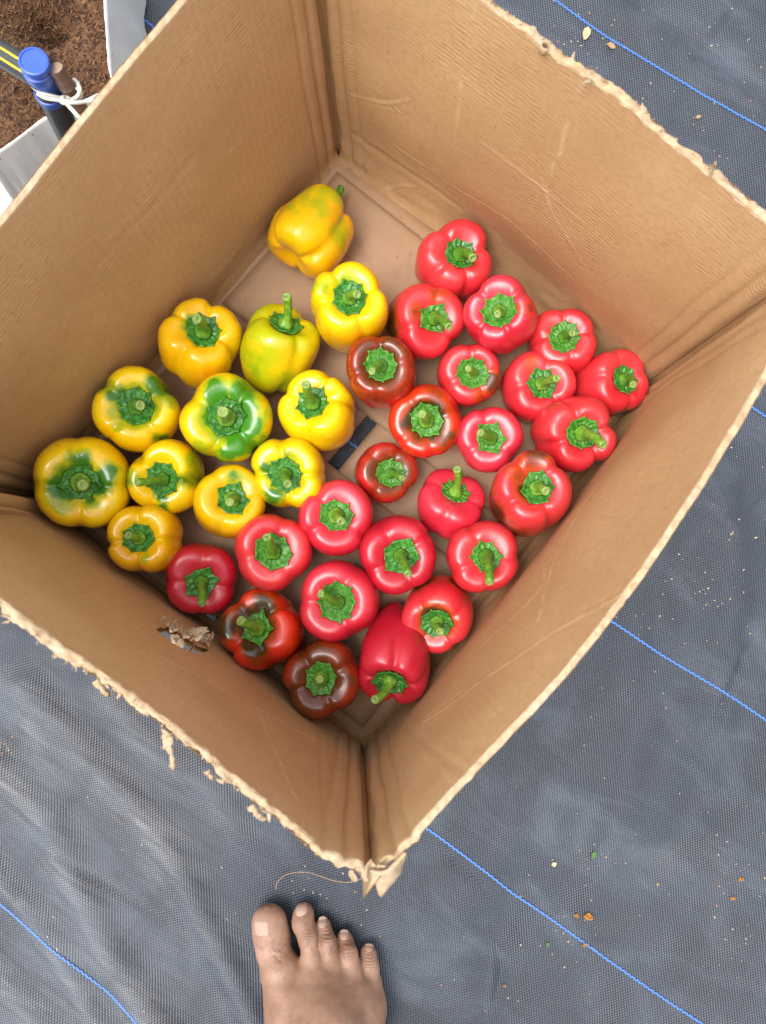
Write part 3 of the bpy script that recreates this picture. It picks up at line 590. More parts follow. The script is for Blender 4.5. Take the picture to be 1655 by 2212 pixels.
PEPPERS = [
 # bbox, calyx, stem tip, kind, label, options
 ((578, 396, 764, 603), (700, 430), (706, 405), 'gold', "yellow pepper lying on its side alone near the far corner, stem pointing away", dict(axis=(0.50, 0.72, -0.18), taper=-0.10, hz=0.78, lobes=3, depth=0.9, face=-1.5, patches=[(-0.1, -0.95, 0.75, 0.34, 0.3), (0.1, -0.75, 0.5, 0.40, 0.8), (0.8, -0.4, 0.4, 0.42, 0.2)], tlen=0.026)),
 ((672, 563, 838, 765), (755, 633), (772, 631), 'lemon', "bright lemon yellow pepper standing just below the yellow pepper on its side", dict(hz=1.12, taper=0.19, lobes=4, depth=0.7, patches=[(-0.1, 0.45, 0.3, 0.4), (-0.75, 0.2, 0.25, 0.38), (0.55, -0.75, 0.5, 0.42, -0.5)], cs=0.46)),
 ((338, 643, 523, 838), (440, 705), (424, 690), 'gold', "plain golden pepper against the left wall, without green patches on its shoulders", dict(lobes=4, depth=1.0, hz=1.0, taper=0.11, patches=[(-0.18, 0.12, 0.24, 0.75)])),
 ((518, 656, 693, 849), (618, 697), (610, 668), 'lime', "lime green and yellow leaning pepper with a hooked stem", dict(mul=1.15, hz=1.12, taper=0.06, lobes=3, depth=0.7, patches=[(-0.5, -0.6, 0.5, 0.35, 0.0), (0.3, -0.8, 0.4, 0.3, -0.2)], tlen=0.030)),
 ((196, 788, 388, 977), (290, 872), (301, 872), 'yellow', "yellow pepper with green star and green streak toward the upper right, by left wall", dict(lobes=4, depth=0.75, patches=[(0, 0, 0.47, 0.9), (0.5, 0.42, 0.34, 0.85), (0.75, 0.3, 0.3, 0.62), (-0.42, 0.3, 0.26, 0.8), (-0.75, 0.45, 0.22, 0.5), (0.55, -0.72, 0.16, 0.7), (-0.4, -0.5, 0.18, 0.5)])),
 ((390, 802, 587, 1003), (487, 900), (481, 889), 'lemon', "yellow pepper half covered in dark green around its stem", dict(lobes=4, depth=0.9, patches=[(0.1, 0.02, 0.56, 1.1), (0.28, 0.46, 0.34, 1.05), (-0.22, 0.52, 0.28, 1.0), (0.50, -0.2, 0.32, 1.1), (0.3, -0.52, 0.34, 1.1), (0.0, -0.80, 0.24, 0.8), (0.72, -0.5, 0.22, 0.6), (0.95, 0.1, 0.2, 0.45), (0.45, 0.8, 0.2, 0.5), (-0.55, -0.7, 0.25, 0.42)])),
 ((599, 799, 768, 974), (670, 862), (660, 829), 'yellow', "bright yellow pepper with a long upright stem beside the dark floor slot", dict(lobes=4, depth=0.9, hz=1.02, taper=0.14, patches=[(0.05, -0.2, 0.25, 0.36), (0.75, -0.75, 0.3, 0.36, -0.2)], tlen=0.032)),
 ((60, 937, 277, 1131), (162, 1035), (169, 1040), 'yellow', "largest yellow pepper, in the left corner, green star round its stem", dict(lobes=4, depth=0.8, cs=0.40, patches=[(0, 0.05, 0.38, 0.9), (-0.34, -0.12, 0.26, 0.75), (0.42, 0.08, 0.28, 0.95), (-0.02, 0.45, 0.24, 0.8), (0.25, -0.35, 0.2, 0.6), (-0.35, -0.25, 0.3, 0.5)], tlen=0.020)),
 ((273, 948, 443, 1110), (347, 1037), (296, 1043), 'yellow', "yellow pepper with stem bent left, two green streaks", dict(lobes=3, depth=0.8, cs=0.44, patches=[(0.42, -0.05, 0.22, 0.7), (0.72, 0.05, 0.26, 0.62), (0.0, -0.45, 0.16, 0.85), (-0.02, -0.75, 0.2, 0.75), (-0.9, 0.1, 0.3, 0.6), (0.8, 0.5, 0.3, 0.5)], tlen=0.030)),
 ((416, 1003, 575, 1163), (504, 1075), (497, 1084), 'gold', "smooth rounded golden pepper with small green patch above its stem", dict(lobes=3, depth=0.45, hz=1.02, taper=0.06, cs=0.46, patches=[(0.05, 0.5, 0.24, 0.65)], tlen=0.018)),
 ((544, 943, 702, 1099), (613, 1027), (621, 1046), 'yellow', "yellow pepper with jagged green patches, touching a red one below it", dict(lobes=4, depth=1.0, cs=0.46, patches=[(-0.42, 0.2, 0.26, 0.8), (-0.3, -0.5, 0.28, 0.85), (0.2, 0.42, 0.2, 0.6), (-0.5, -0.8, 0.22, 0.6), (-0.95, 0.1, 0.2, 0.5)])),
 ((229, 1090, 398, 1236), (293, 1162), (274, 1156), 'gold', "lowest yellow pepper, deep gold and knobbly, against the near left wall", dict(lobes=4, depth=1.0, hz=1.0, taper=0.06, cs=0.40, patches=[(0.25, -0.5, 0.15, 0.42)], tlen=0.017)),
 ((902, 465, 1073, 641), (1008, 532), (1031, 546), 'red', "farthest red pepper, leaning on the back right wall", dict(lobes=4, depth=0.95, hz=1.05, taper=0.15, tlen=0.025)),
 ((832, 611, 1004, 778), (945, 685), (973, 705), 'red', "red pepper with brown left flank, beside the lemon yellow pepper", dict(lobes=3, depth=0.65, hz=1.05, taper=0.06, sg=1, patches=[(-0.9, 0.0, 0.7, 0.8, -0.1), (0.15, 0.5, 0.3, 0.42), (-0.45, 0.2, 0.22, 0.5)], tlen=0.030)),
 ((1003, 590, 1160, 769), (1077, 667), (1074, 676), 'pink', "glossy pink red pepper with a brown line to its right", dict(lobes=4, depth=0.8, sg=1, cs=0.46, patches=[(0.75, 0.05, 0.2, 0.55), (0.5, 0.05, 0.16, 0.5)], tlen=0.018)),
 ((1149, 655, 1302, 802), (1232, 710), (1248, 706), 'red', "red pepper against the back right wall, second from the right corner", dict(lobes=4, depth=0.8, hz=1.0, sg=1, cs=0.46, tlen=0.02)),
 ((1247, 744, 1407, 895), (1366, 808), (1370, 824), 'red', "red pepper in the right corner with brown patch at its lower edge", dict(lobes=4, depth=0.7, hz=1.15, taper=0.07, patches=[(0.25, -0.85, 0.32, 0.9, 0.3), (-0.2, -0.8, 0.3, 0.45, 0.2)], tlen=0.022)),
 ((750, 723, 896, 886), (822, 783), (803, 799), 'brown', "brownish red pepper below the lemon yellow one, next to the floor slot", dict(lobes=4, depth=0.45, hz=1.05, taper=0.14, sg=1, cs=0.46, patches=[(0, 0, 0.85, 0.75), (0.2, 0.4, 0.5, 0.85)], tlen=0.024)),
 ((941, 745, 1085, 877), (1023, 805), (1012, 796), 'red', "small red pepper with pale brown patch on its right shoulder", dict(lobes=4, depth=0.55, sg=1, cs=0.48, patches=[(0.65, -0.25, 0.35, 0.8), (0.25, -0.7, 0.3, 0.5)], tlen=0.018)),
 ((1084, 756, 1243, 915), (1175, 826), (1203, 817), 'red', "red pepper with dark speckled calyx, stem pointing right", dict(lobes=3, depth=0.75, hz=1.0, patches=[(-0.25, 0.5, 0.25, 0.4)], tlen=0.027)),
 ((839, 829, 999, 990), (922, 908), (912, 894), 'orange', "orange red pepper with olive brown ring round its stem", dict(lobes=4, depth=0.5, sg=1, cs=0.45, patches=[(0, 0, 0.60, 0.85), (0.4, -0.45, 0.35, 0.6), (-0.5, -0.15, 0.3, 0.6), (0.1, 0.55, 0.3, 0.62)], tlen=0.020)),
 ((986, 876, 1128, 1024), (1060, 945), (1038, 934), 'pink', "plain pinkish red pepper in the middle of the right hand group", dict(lobes=3, depth=0.6, sg=1, cs=0.50, tlen=0.020)),
 ((1150, 858, 1336, 1024), (1272, 938), (1311, 964), 'red', "deeply lobed red pepper on the right wall, long stem pointing right", dict(lobes=4, depth=1.0, hz=1.12, taper=0.14, sg=1, patches=[(-0.75, -0.4, 0.4, 0.35, -0.3)], tlen=0.034)),
 ((768, 953, 901, 1090), (847, 1022), (869, 1033), 'brown', "smallest brown red pepper, just right of the floor slot", dict(lobes=4, depth=0.6, sg=1, cs=0.46, patches=[(0, 0, 0.75, 0.78), (-0.4, 0.1, 0.5, 0.8)], tlen=0.026)),
 ((896, 1017, 1053, 1161), (987, 1056), (984, 1021), 'pink', "pink red pepper with stem pointing straight away from the foot", dict(lobes=4, depth=0.75, sg=1, cs=0.44, tlen=0.030)),
 ((1054, 979, 1243, 1158), (1170, 1050), (1186, 1059), 'red', "large red pepper with dark brown left side, against the right wall", dict(lobes=4, depth=0.75, hz=1.12, taper=0.05, patches=[(-0.75, -0.5, 0.85, 1.0, 0.35), (-0.35, 0.35, 0.4, 0.42), (0.0, 0.75, 0.35, 0.7), (-0.3, -0.1, 0.25, 0.6)], tlen=0.018)),
 ((645, 1035, 806, 1202), (726, 1112), (737, 1126), 'pink', "round pinkish red pepper nearest the middle of the box, touching a yellow one", dict(lobes=3, depth=0.55, sg=1, cs=0.44, tlen=0.019)),
 ((505, 1111, 677, 1276), (590, 1192), (577, 1160), 'red', "red pepper with a pointed tapering stem, below the smooth golden pepper", dict(lobes=3, depth=0.6, sg=1, cs=0.46, tlen=0.024)),
 ((776, 1112, 942, 1285), (868, 1203), (882, 1240), 'crimson', "deep crimson pepper in the middle, stem pointing toward the foot", dict(lobes=4, depth=0.6, cs=0.46, tlen=0.030)),
 ((979, 1140, 1141, 1294), (1072, 1217), (1077, 1272), 'red', "red pepper with long pale stem, on the near right wall", dict(lobes=4, depth=0.6, hz=1.05, sg=1, cs=0.46, tlen=0.036)),
 ((355, 1174, 515, 1325), (435, 1262), (437, 1305), 'crimson', "dark crimson pepper beside the lowest yellow one, at the near left wall", dict(lobes=4, depth=0.65, cs=0.46, tlen=0.030)),
 ((649, 1209, 819, 1387), (727, 1302), (692, 1283), 'pink', "large smooth pinkish red pepper with thick stem bent left", dict(lobes=3, depth=0.55, sg=1, cs=0.46, tlen=0.027)),
 ((474, 1270, 659, 1449), (550, 1355), (518, 1340), 'orange', "orange red pepper with dark olive patches, next to the torn hole", dict(lobes=4, depth=0.85, hz=1.0, sg=1, cs=0.42, patches=[(0, 0, 0.46, 0.8), (0.15, 0.55, 0.35, 0.85), (-0.75, 0.0, 0.35, 0.7), (-0.4, 0.3, 0.35, 0.6), (0.0, -0.5, 0.32, 0.8), (0.1, -0.75, 0.2, 0.55)], tlen=0.028)),
 ((879, 1253, 1037, 1421), (955, 1364), (964, 1376), 'red', "red pepper with dark green stain round its calyx, near front corner", dict(lobes=4, depth=0.65, hz=1.1, taper=0.06, cs=0.44, patches=[(0, 0.08, 0.5, 0.85), (-0.5, 0.85, 0.35, 0.75, 0.1), (0.5, 0.85, 0.35, 0.7, 0.0)], tlen=0.02)),
 ((606, 1384, 775, 1562), (685, 1476), (684, 1476), 'brown', "dark chocolate brown pepper nearest the front corner", dict(lobes=4, depth=0.8, sg=1, cs=0.42, patches=[(0, 0, 1.0, 0.72), (0, -0.05, 0.6, 0.95), (-0.5, -0.5, 0.5, 0.9), (-0.3, 0.6, 0.45, 0.85)], tlen=0.017)),
 ((773, 1300, 930, 1520), (842, 1474), (814, 1493), 'crimson', "tall red pepper lying down, stem curled toward the front corner", dict(mul=1.1, lobes=4, depth=1.15, hz=1.36, taper=0.20, cs=0.42, tlen=0.028)),
]
for i, (bb, ca, tp_, kd_, lab, op) in enumerate(PEPPERS):
    make_pepper(i, bb, ca, tp_, kd_, lab, **op)

# ------------------------------------------------------------------ torn hole, loose corner flap and shreds of the box
def crumple(name, c, n, size, mat, parent, seed, spread, nrm, org):
    """bunch of torn paper flakes, each a curled sheet"""
    r = np.random.default_rng(seed); A = Acc()
    for k in range(n):
        p = c + spread[0] * r.normal(0, 0.45) + spread[1] * r.normal(0, 0.35) + nrm * r.uniform(0.000, 0.003)
        d = spread[0] / np.linalg.norm(spread[0]) * r.normal(0, 0.8) + nrm * r.uniform(0.2, 1.0) + np.array((0, 0, r.normal(0.1, 0.5))); d /= np.linalg.norm(d)
        sd_ = np.cross(d, r.normal(0, 1, 3)); sd_ /= np.linalg.norm(sd_); up = np.cross(d, sd_); ln = size * r.uniform(0.6, 1.3); w = size * r.uniform(0.5, 1.0); cu = r.normal(0, 0.9); cv = r.normal(0, 0.9)
        s = np.linspace(0, 1, 7); Sx, Sy = np.meshgrid(s, np.linspace(-1, 1, 6))
        wob = 0.10 * size * vnoise(np.stack([Sx * 3 + k * 7, Sy * 2], -1), seed)
        wd = w * (0.75 + 0.25 * np.sin(Sx * 3.1)) * (1 + 0.25 * vnoise(np.stack([Sx * 5 + k * 3, Sy], -1), seed + 2)) * (1 - 0.35 * Sx)
        V = p + d * (Sx * ln)[..., None] + sd_ * (Sy * wd)[..., None] + up * (cu * ln * Sx ** 2 * 0.7 + cv * w * Sy ** 2 * 0.6 + wob)[..., None]
        A.add(V.reshape(-1, 3) - org, grid_faces(6, 7))
    return A.build(name, mat, parent)
TORN_PALE = NT("peeled_liner"); _n = TORN_PALE.noise(120, 3, 0.6, TORN_PALE.coord()); TORN_PALE.p(Base_Color=TORN_PALE.mix(_n, (0.24, 0.155, 0.085), (0.50, 0.375, 0.24)), Roughness=0.85); TORN_PALE = TORN_PALE.m
o_fl, S_fl, n_fl, e_fl = w_fl
P0, P1, Q0 = BOT['F'], BOT['L'], TOP['F']
def wall_pt(P0, P1, Q0, uv, inn, nin):
    n = np.cross(P1 - P0, Q0 - P0); n /= np.linalg.norm(n); d = ray(*uv); o = np.array((0, 0, ZC)); return o + ((P0 - o) @ n) / (d @ n) * d + nin * inn
for k, (uv, n_, sz) in enumerate((((368, 1362), 4, 0.0050), ((386, 1369), 5, 0.0058), ((408, 1378), 5, 0.0062), ((434, 1386), 6, 0.0066), ((350, 1354), 3, 0.0045))):
    crumple("peeled_paper", wall_pt(P0, P1, Q0, uv, 0.002, n_fl), n_, sz, TORN_PALE, o_fl, 300 + k, (e_fl * 0.006, np.array((0, 0, 0.004))), n_fl, BO)
crumple("peeled_paper", wall_pt(P0, P1, Q0, (390, 1384), -0.004, n_fl), 8, 0.006, TORN_PALE, o_fl, 320, (e_fl * 0.010, np.array((0, 0, 0.003))), n_fl * 0.4, BO)
# hanging shreds on the near left rim and the curl on the far rim
def shred(uvs, zs, w, mat, parent, seed):
    P = smoothline([at(u, v, z) for (u, v), z in zip(uvs, zs)], 16); T, A_, B_ = frames(P); r = np.random.default_rng(seed); ac = Acc()
    wd = w * np.interp(np.linspace(0, 1, 16), [0, 0.2, 0.6, 0.85, 1], [1.0, 0.8, 0.6, 0.7, 0.15]) * (1 + 0.25 * vnoise(np.stack([np.linspace(0, 7, 16), np.zeros(16)], -1), seed))
    V = [];
    for q in (-1, -0.4, 0.4, 1): V.append(P + A_ * (q * wd)[:, None] + B_ * (0.35 * wd * (q * q - 0.5))[:, None] + 0.0004 * r.normal(0, 1, (16, 3)))
    V = np.array(V).reshape(-1, 3) - BO; o = mesh("paper_shred", V, grid_faces(4, 16), mat, parent); sol = o.modifiers.new("thick", 'SOLIDIFY'); sol.thickness = 0.0005; return o
o_br = w_br[0]; o_rf = w_rf[0]; o_lb = w_lb[0]
for k, (uvs, zs, w) in enumerate(([[(362, 1580), (358, 1605), (364, 1622), (352, 1614)], [.314, .308, .300, .304], 0.0035], [[(368, 1590), (366, 1620), (374, 1645), (373, 1662)], [.314, .304, .296, .288], 0.0022], [[(100, 1378), (118, 1400), (123, 1418), (116, 1410)], [.315, .309, .303, .306], 0.0024],
                                  [[(205, 1468), (222, 1492), (236, 1500), (228, 1490)], [.315, .311, .308, .309], 0.0020], [[(445, 1665), (460, 1682), (464, 1678)], [.315, .311, .310], 0.0013], [[(540, 1740), (562, 1765), (578, 1770)], [.315, .309, .306], 0.0024])):
    shred(uvs, zs, w, TORN, o_fl, 40 + k)
th_ = np.linspace(0, 5.2, 9); cc = at(1178, 98, .319)
for k, (uv, rr) in enumerate((((1178, 98), 0.0022),)):
    c = at(*uv, .318); ax = TOP['R'] - TOP['B']; ax /= np.linalg.norm(ax); pp = [c + rr * (1 + 0.1 * a) * np.array((math.cos(a), math.sin(a), 0)) for a in th_]; P = np.array(pp); ac = Acc()
    V = np.array([P + np.array((0, 0, z)) * 1.0 for z in (-0.005, -0.003, -0.001, 0.001)]).reshape(-1, 3) - BO; o = mesh("paper_curl", V, grid_faces(4, 9), TORN, o_br); o.modifiers.new("thick", 'SOLIDIFY').thickness = 0.0006
for k, (uvs, zs, w) in enumerate(([[(1532, 372), (1540, 364), (1546, 352)], [.316, .320, .325], 0.0026], [[(1262, 180), (1272, 176), (1280, 172)], [.316, .319, .322], 0.0014])):
    shred(uvs, zs, w, TORN, o_br, 60 + k)
# torn tongue sticking out at the front corner
crumple("torn_corner", at(800, 1870, .313), 6, 0.005, TORN, o_rf, 77, (np.array((0.010, 0.004, 0)), np.array((0, 0, 0.003))), np.array((-0.2, -0.4, 0.3)), BO)
def sheet(name, top, bot, t, mat, parent, seed, amp=0.0006):
    top = smoothline(top, 24); bot = smoothline(bot, 24); n = 10; f = np.linspace(0, 1, n)[:, None, None]; G = top[None] * (1 - f) + bot[None] * f
    G = G + amp * np.stack([fbm(G[..., :2] * 90 + i * 9, seed + i) for i in range(3)], -1); o = mesh(name, G.reshape(-1, 3) - BO, grid_faces(n, 24), mat, parent, uv=np.stack([G[..., 0], G[..., 2]], -1).reshape(-1, 2)); m_ = o.modifiers.new("thick", 'SOLIDIFY'); m_.thickness = t; m_.offset = 0; return o
sheet("torn_corner", [at(800, 1880, .315), at(845, 1868, .318), at(880, 1845, .318)], [at(812, 1920, .302), at(826, 1936, .300), at(878, 1852, .304)], 0.0018, TORN, o_rf, 9, 0.0016)
# glue flap standing off the left corner
LW = TOP['L'] - BOT['L']
sheet("corner_flap", [at(-60, 1062, .20), at(20, 1068, .14), at(75, 1078, .085), at(118, 1092, .045), at(150, 1112, .015)],
      [at(-60, 1092, .20), at(10, 1100, .14), at(62, 1108, .085), at(105, 1124, .045), at(146, 1128, .012)], 0.003, CARD, o_lb, 5, 0.0012)
sheet("corner_flap", [at(-60, 1096, .215), at(20, 1098, .155), at(75, 1110, .095), at(118, 1126, .05), at(156, 1128, .014)],
      [at(-60, 1114, .19), at(20, 1118, .13), at(75, 1126, .08), at(118, 1130, .04), at(150, 1133, .012)], 0.0025, CARD, o_fl, 6, 0.0006)

# ------------------------------------------------------------------ bare foot
def fz(x, y, z): return at(486 + 0.261 * x, 1890 + 0.261 * y, z)
def axis_mix(*seg): return np.concatenate([np.arange(a, b - 1e-9, s) for a, b, s in seg])
ybk = fz(800, 1233, 0.04)[1]; xmid = fz(820, 1200, 0.04)[0]; ytop = fz(650, 200, 0)[1]
XA = np.arange(fz(150, 800, 0)[0] - 0.006, fz(1340, 800, 0)[0] + 0.012, 0.00115)
YA = axis_mix((ybk - 0.24, ybk - 0.03, 0.006), (ybk - 0.03, ytop + 0.012, 0.00115)); ZA = axis_mix((-0.006, 0.05, 0.00115), (0.05, 0.08, 0.003), (0.08, 0.46, 0.010))
GXf, GYf, GZf = np.meshgrid(XA, YA, ZA, indexing='ij')
def smin(a, b, k):
    h = np.maximum(k - np.abs(a - b), 0) / k; return np.minimum(a, b) - h * h * k * 0.25
def cone(p, q, ra, rb, zs=1.0):
    p = np.array(p, float); q = np.array(q, float); d = q - p; dd = d @ d + 1e-12
    t = np.clip(((GXf - p[0]) * d[0] + (GYf - p[1]) * d[1] + (GZf - p[2]) * d[2]) / dd, 0, 1)
    return np.sqrt((GXf - p[0] - t * d[0]) ** 2 + (GYf - p[1] - t * d[1]) ** 2 + ((GZf - p[2] - t * d[2]) / zs) ** 2) - (ra + (rb - ra) * t)
def chain(pts, k=0.004, zs=1.0):
    D = None
    for a, b in zip(pts[:-1], pts[1:]):
        c = cone(fz(*a[:3]), fz(*b[:3]), a[3], b[3], zs); D = c if D is None else smin(D, c, k)
    return D
toes = [chain([(368, 392, .0125, .0166), (385, 500, .0130, .0164), (402, 640, .0150, .0146), (460, 800, .020, .0185)], 0.006, 0.82),
        chain([(652, 322, .0100, .0100), (648, 400, .0120, .0101), (690, 520, .0185, .0087), (725, 690, .0215, .0100)], 0.004, 0.95),
        chain([(812, 425, .0085, .0076), (830, 500, .0130, .0072), (852, 570, .0185, .0084), (890, 740, .0210, .0100)], 0.003),
        chain([(990, 535, .0085, .0080), (1005, 590, .0120, .0074), (1022, 650, .0175, .0084), (1050, 800, .0195, .0100)], 0.003),
        chain([(1185, 650, .0085, .0082), (1195, 760, .0130, .0090), (1190, 920, .0165, .0112)], 0.004, 0.92)]
DT = toes[0]
for t_ in toes[1:]: DT = smin(DT, t_, 0.0010)
bd = [chain([(470, 800, .0205, .0190), (545, 1010, .0250, .0215), (620, 1260, .034, .0260)], 0.01), chain([(725, 700, .0205, .0105), (755, 900, .0250, .0170), (790, 1260, .0420, .0290)], 0.01),
      chain([(890, 750, .0200, .0105), (900, 920, .0250, .0160), (900, 1260, .0420, .0280)], 0.01), chain([(1050, 810, .0190, .0105), (1060, 980, .0240, .0150), (1020, 1260, .0360, .0250)], 0.01),
      chain([(1188, 920, .0165, .0115), (1150, 1080, .0210, .0155), (1115, 1260, .0250, .0190)], 0.01)]
xa, yb = xmid, ybk
rest = [((xa - .022, yb, .030), (xa - .016, yb - .11, .045), .026, .026), ((xa + .030, yb, .024), (xa + .016, yb - .12, .028), .020, .024), ((xa, yb, .046), (xa, yb - .11, .085), .030, .036), ((xa, yb - .12, .03), (xa, yb - .16, .034), .028, .030),
        ((xa, yb - .12, .075), (xa, yb - .14, .17), .036, .032), ((xa, yb - .14, .17), (xa, yb - .15, .32), .034, .050), ((xa, yb - .15, .32), (xa, yb - .13, .42), .050, .052)]
DB = bd[0]
for b_ in bd[1:]: DB = smin(DB, b_, 0.0065)
for p_, q_, ra, rb in rest: DB = smin(DB, cone(p_, q_, ra, rb), 0.02)
DF = smin(DT, DB, 0.0045)
GN = 0.0005 * vnoise(np.stack([GXf, GYf, GZf], -1) * 95, 3); DF = DF + GN
DF = np.maximum(np.maximum(DF, -(GZf + 0.0035)), GZf - 0.435)                   # sole pressed flat on the mat
def surface_nets(D, X, Y, Z):
    s = D < 0; nx, ny, nz = D.shape; acc = np.zeros((nx - 1, ny - 1, nz - 1, 3)); cnt = np.zeros((nx - 1, ny - 1, nz - 1))
    ax = (X, Y, Z)
    cor = [(i, j, k) for i in (0, 1) for j in (0, 1) for k in (0, 1)]
    def sub(A, c): return A[c[0]:nx - 1 + c[0], c[1]:ny - 1 + c[1], c[2]:nz - 1 + c[2]]
    G = np.meshgrid(X, Y, Z, indexing='ij')
    for a in cor:
        for d in range(3):
            if a[d]: continue
            b = list(a); b[d] = 1; da, db = sub(D, a), sub(D, b); m = (da < 0) != (db < 0); t = np.where(m, da / np.where(m, da - db, 1), 0)
            for q in range(3):
                ga, gb = sub(G[q], a), sub(G[q], b); acc[..., q] += np.where(m, ga + t * (gb - ga), 0)
            cnt += m
    ok = cnt > 0; idx = -np.ones(ok.shape, np.int64); idx[ok] = np.arange(ok.sum()); V = acc[ok] / cnt[ok][:, None]; Fs = []
    for d in range(3):
        sl0 = [slice(1, -1)] * 3; sl0[d] = slice(0, -1); sl1 = list(sl0); sl1[d] = slice(1, None)
        A_ = s[tuple(sl0)]; B_ = s[tuple(sl1)]; I = np.argwhere(A_ != B_); I = I + 1; I[:, d] -= 1
        e1, e2 = [q for q in range(3) if q != d]
        def g(o1, o2):
            J = I.copy(); J[:, e1] += o1; J[:, e2] += o2; return idx[J[:, 0], J[:, 1], J[:, 2]]
        Q = np.stack([g(-1, -1), g(0, -1), g(0, 0), g(-1, 0)], -1); inside = s[I[:, 0], I[:, 1], I[:, 2]]
        if d == 1: inside = ~inside
        Q[~inside] = Q[~inside][:, ::-1]; Fs.append(Q)
    return V, np.concatenate(Fs)
FV, FF = surface_nets(DF, XA, YA, ZA)
def mat_skin():
    m = NT("foot_skin"); obj = m.coord(); geo = m.n("NewGeometry"); pos = geo.outputs["Position"]
    n1 = m.noise(38, 4, 0.6, pos); n2 = m.noise(420, 3, 0.6, pos); n3 = m.noise(110, 4, 0.65, pos, 0.8)
    c = m.mix(m.ramp(n1, 0.35, 0.68), (0.245, 0.132, 0.083), (0.335, 0.196, 0.134)); c = m.mix(m.math('MULTIPLY', m.ramp(n3, 0.48, 0.75), 0.45), c, (0.22, 0.105, 0.062))
    c = m.mix(m.math('MULTIPLY', m.attr("dirt"), m.ramp(n3, 0.2, 0.6)), c, (0.135, 0.060, 0.032)); c = m.mix(m.math('MULTIPLY', m.ramp(n2, 0.55, 0.75), 0.25), c, (0.42, 0.28, 0.21))
    vor = m.n("TexVoronoi", feature='DISTANCE_TO_EDGE'); m.set(vor, "Scale", 620); m.set(vor, "Vector", pos)
    b = m.bump(m.ramp(vor.outputs[0], 0.0, 0.12), 0.16, 0.0004); b = m.bump(n3, 0.3, 0.0012, b)
    b = m.bump(m.attr("wrinkle"), 0.6, 0.0009, b)
    m.p(Base_Color=c, Roughness=0.52, Normal=b); m.b.inputs["Subsurface Weight"].default_value = 0.12; m.b.inputs["Subsurface Radius"].default_value = (0.006, 0.0025, 0.0012); m.b.inputs["Subsurface Scale"].default_value = 0.5
    return m.m
# knuckle creases and grime where the foot itself has them
dirt = np.zeros(len(FV)); wr = np.zeros(len(FV))
for (x, y, z, r_, st) in ((360, 275, .012, .010, 0.9), (640, 330, .02, .008, 1.0), (810, 500, .018, .010, 0.55), (1000, 590, .017, .010, 0.6), (1190, 640, .015, .008, 0.7), (1000, 460, .012, .006, .6), (250, 400, .012, .007, .6), (690, 520, .027, .006, .4)):
    dirt = np.maximum(dirt, st * np.exp(-(((FV - fz(x, y, z)) ** 2).sum(1) / r_ ** 2)))
for (x, y, r_, ang, per) in ((690, 520, .007, 0.15, .0022), (850, 530, .008, -0.1, .0022), (1015, 620, .008, -0.1, .0022), (1195, 740, .007, 0.1, .0022), (330, 500, .008, 0.1, .004), (420, 650, .012, 0.6, .006)):
    p = fz(x, y, .025); d = FV - p; w = np.exp(-((d[:, 0] ** 2 + d[:, 1] ** 2) / r_ ** 2)); ph = (d[:, 1] * math.cos(ang) + d[:, 0] * math.sin(ang)) / per * 6.283 + 1.5 * vnoise(FV[:, :2] * 260, 5)
    wr = wr + w * (np.abs(np.sin(ph * 0.5)) ** 0.6 - 0.6)
person = empty("person", (xa, yb - 0.1, 0.0)); tag(person, "bare foot standing on the weed mat below the box, dusty toes", "person"); PO = np.array(person.location)
body = mesh("foot", FV - PO, FF, mat_skin(), person, attr={"dirt": dirt, "wrinkle": wr})
body.modifiers.new("smooth", 'SMOOTH').iterations = 3
from mathutils.bvhtree import BVHTree
bvh = BVHTree.FromPolygons([Vector(v) for v in FV.tolist()], FF.tolist())
def mat_nail():
    m = NT("toenail"); n = m.noise(1.0, 3, 0.6, m.mapv(m.coord(), (1500, 120, 300))); m.p(Base_Color=m.mix(n, (0.30, 0.19, 0.14), (0.41, 0.285, 0.225)), Roughness=0.6, Normal=m.bump(n, 0.25, 0.0004)); return m.m
NAIL = mat_nail()
for (x, y, hw, hl, ang) in ((318, 398, 70, 62, 0.10), (634, 290, 56, 34, 0.33), (804, 404, 38, 32, 0.12), (984, 508, 39, 28, 0.08), (1194, 618, 36, 18, -0.1)):
    k = 0.261 / F * 0.735; c0 = fz(x, y, .015); s = np.linspace(-1, 1, 13); Sx, Sy = np.meshgrid(s, s)
    sq = 0.62 if hw < 60 else 0.30; qx = Sx * np.sqrt(1 - sq * Sy ** 2 * 0.8) * hw * k; qy = Sy * np.sqrt(1 - sq * Sx ** 2 * 0.8) * hl * k; X_ = c0[0] + qx * math.cos(ang) - qy * math.sin(ang); Y_ = c0[1] + qx * math.sin(ang) + qy * math.cos(ang)
    Zt = np.zeros(X_.shape)
    for i in range(13):
        for j in range(13):
            h = bvh.ray_cast(Vector((X_[i, j], Y_[i, j], 0.06)), Vector((0, 0, -1))); Zt[i, j] = h[0].z if h[0] is not None else np.nan
    zm = np.nanmean(Zt); Zt = np.where(np.isnan(Zt), np.nanmin(Zt), Zt); Zt = np.maximum(Zt, zm - 0.006)
    rim_ = np.maximum(np.abs(Sx), np.abs(Sy)); Zt = Zt + 0.0007 - 0.0016 * (rim_ > 0.95) + 0.0003 * (1 - Sx ** 2)
    nl = mesh("toenail", np.stack([X_, Y_, Zt], -1).reshape(-1, 3) - PO, grid_faces(13, 13), NAIL, body)
A = Acc(); r = np.random.default_rng(4)
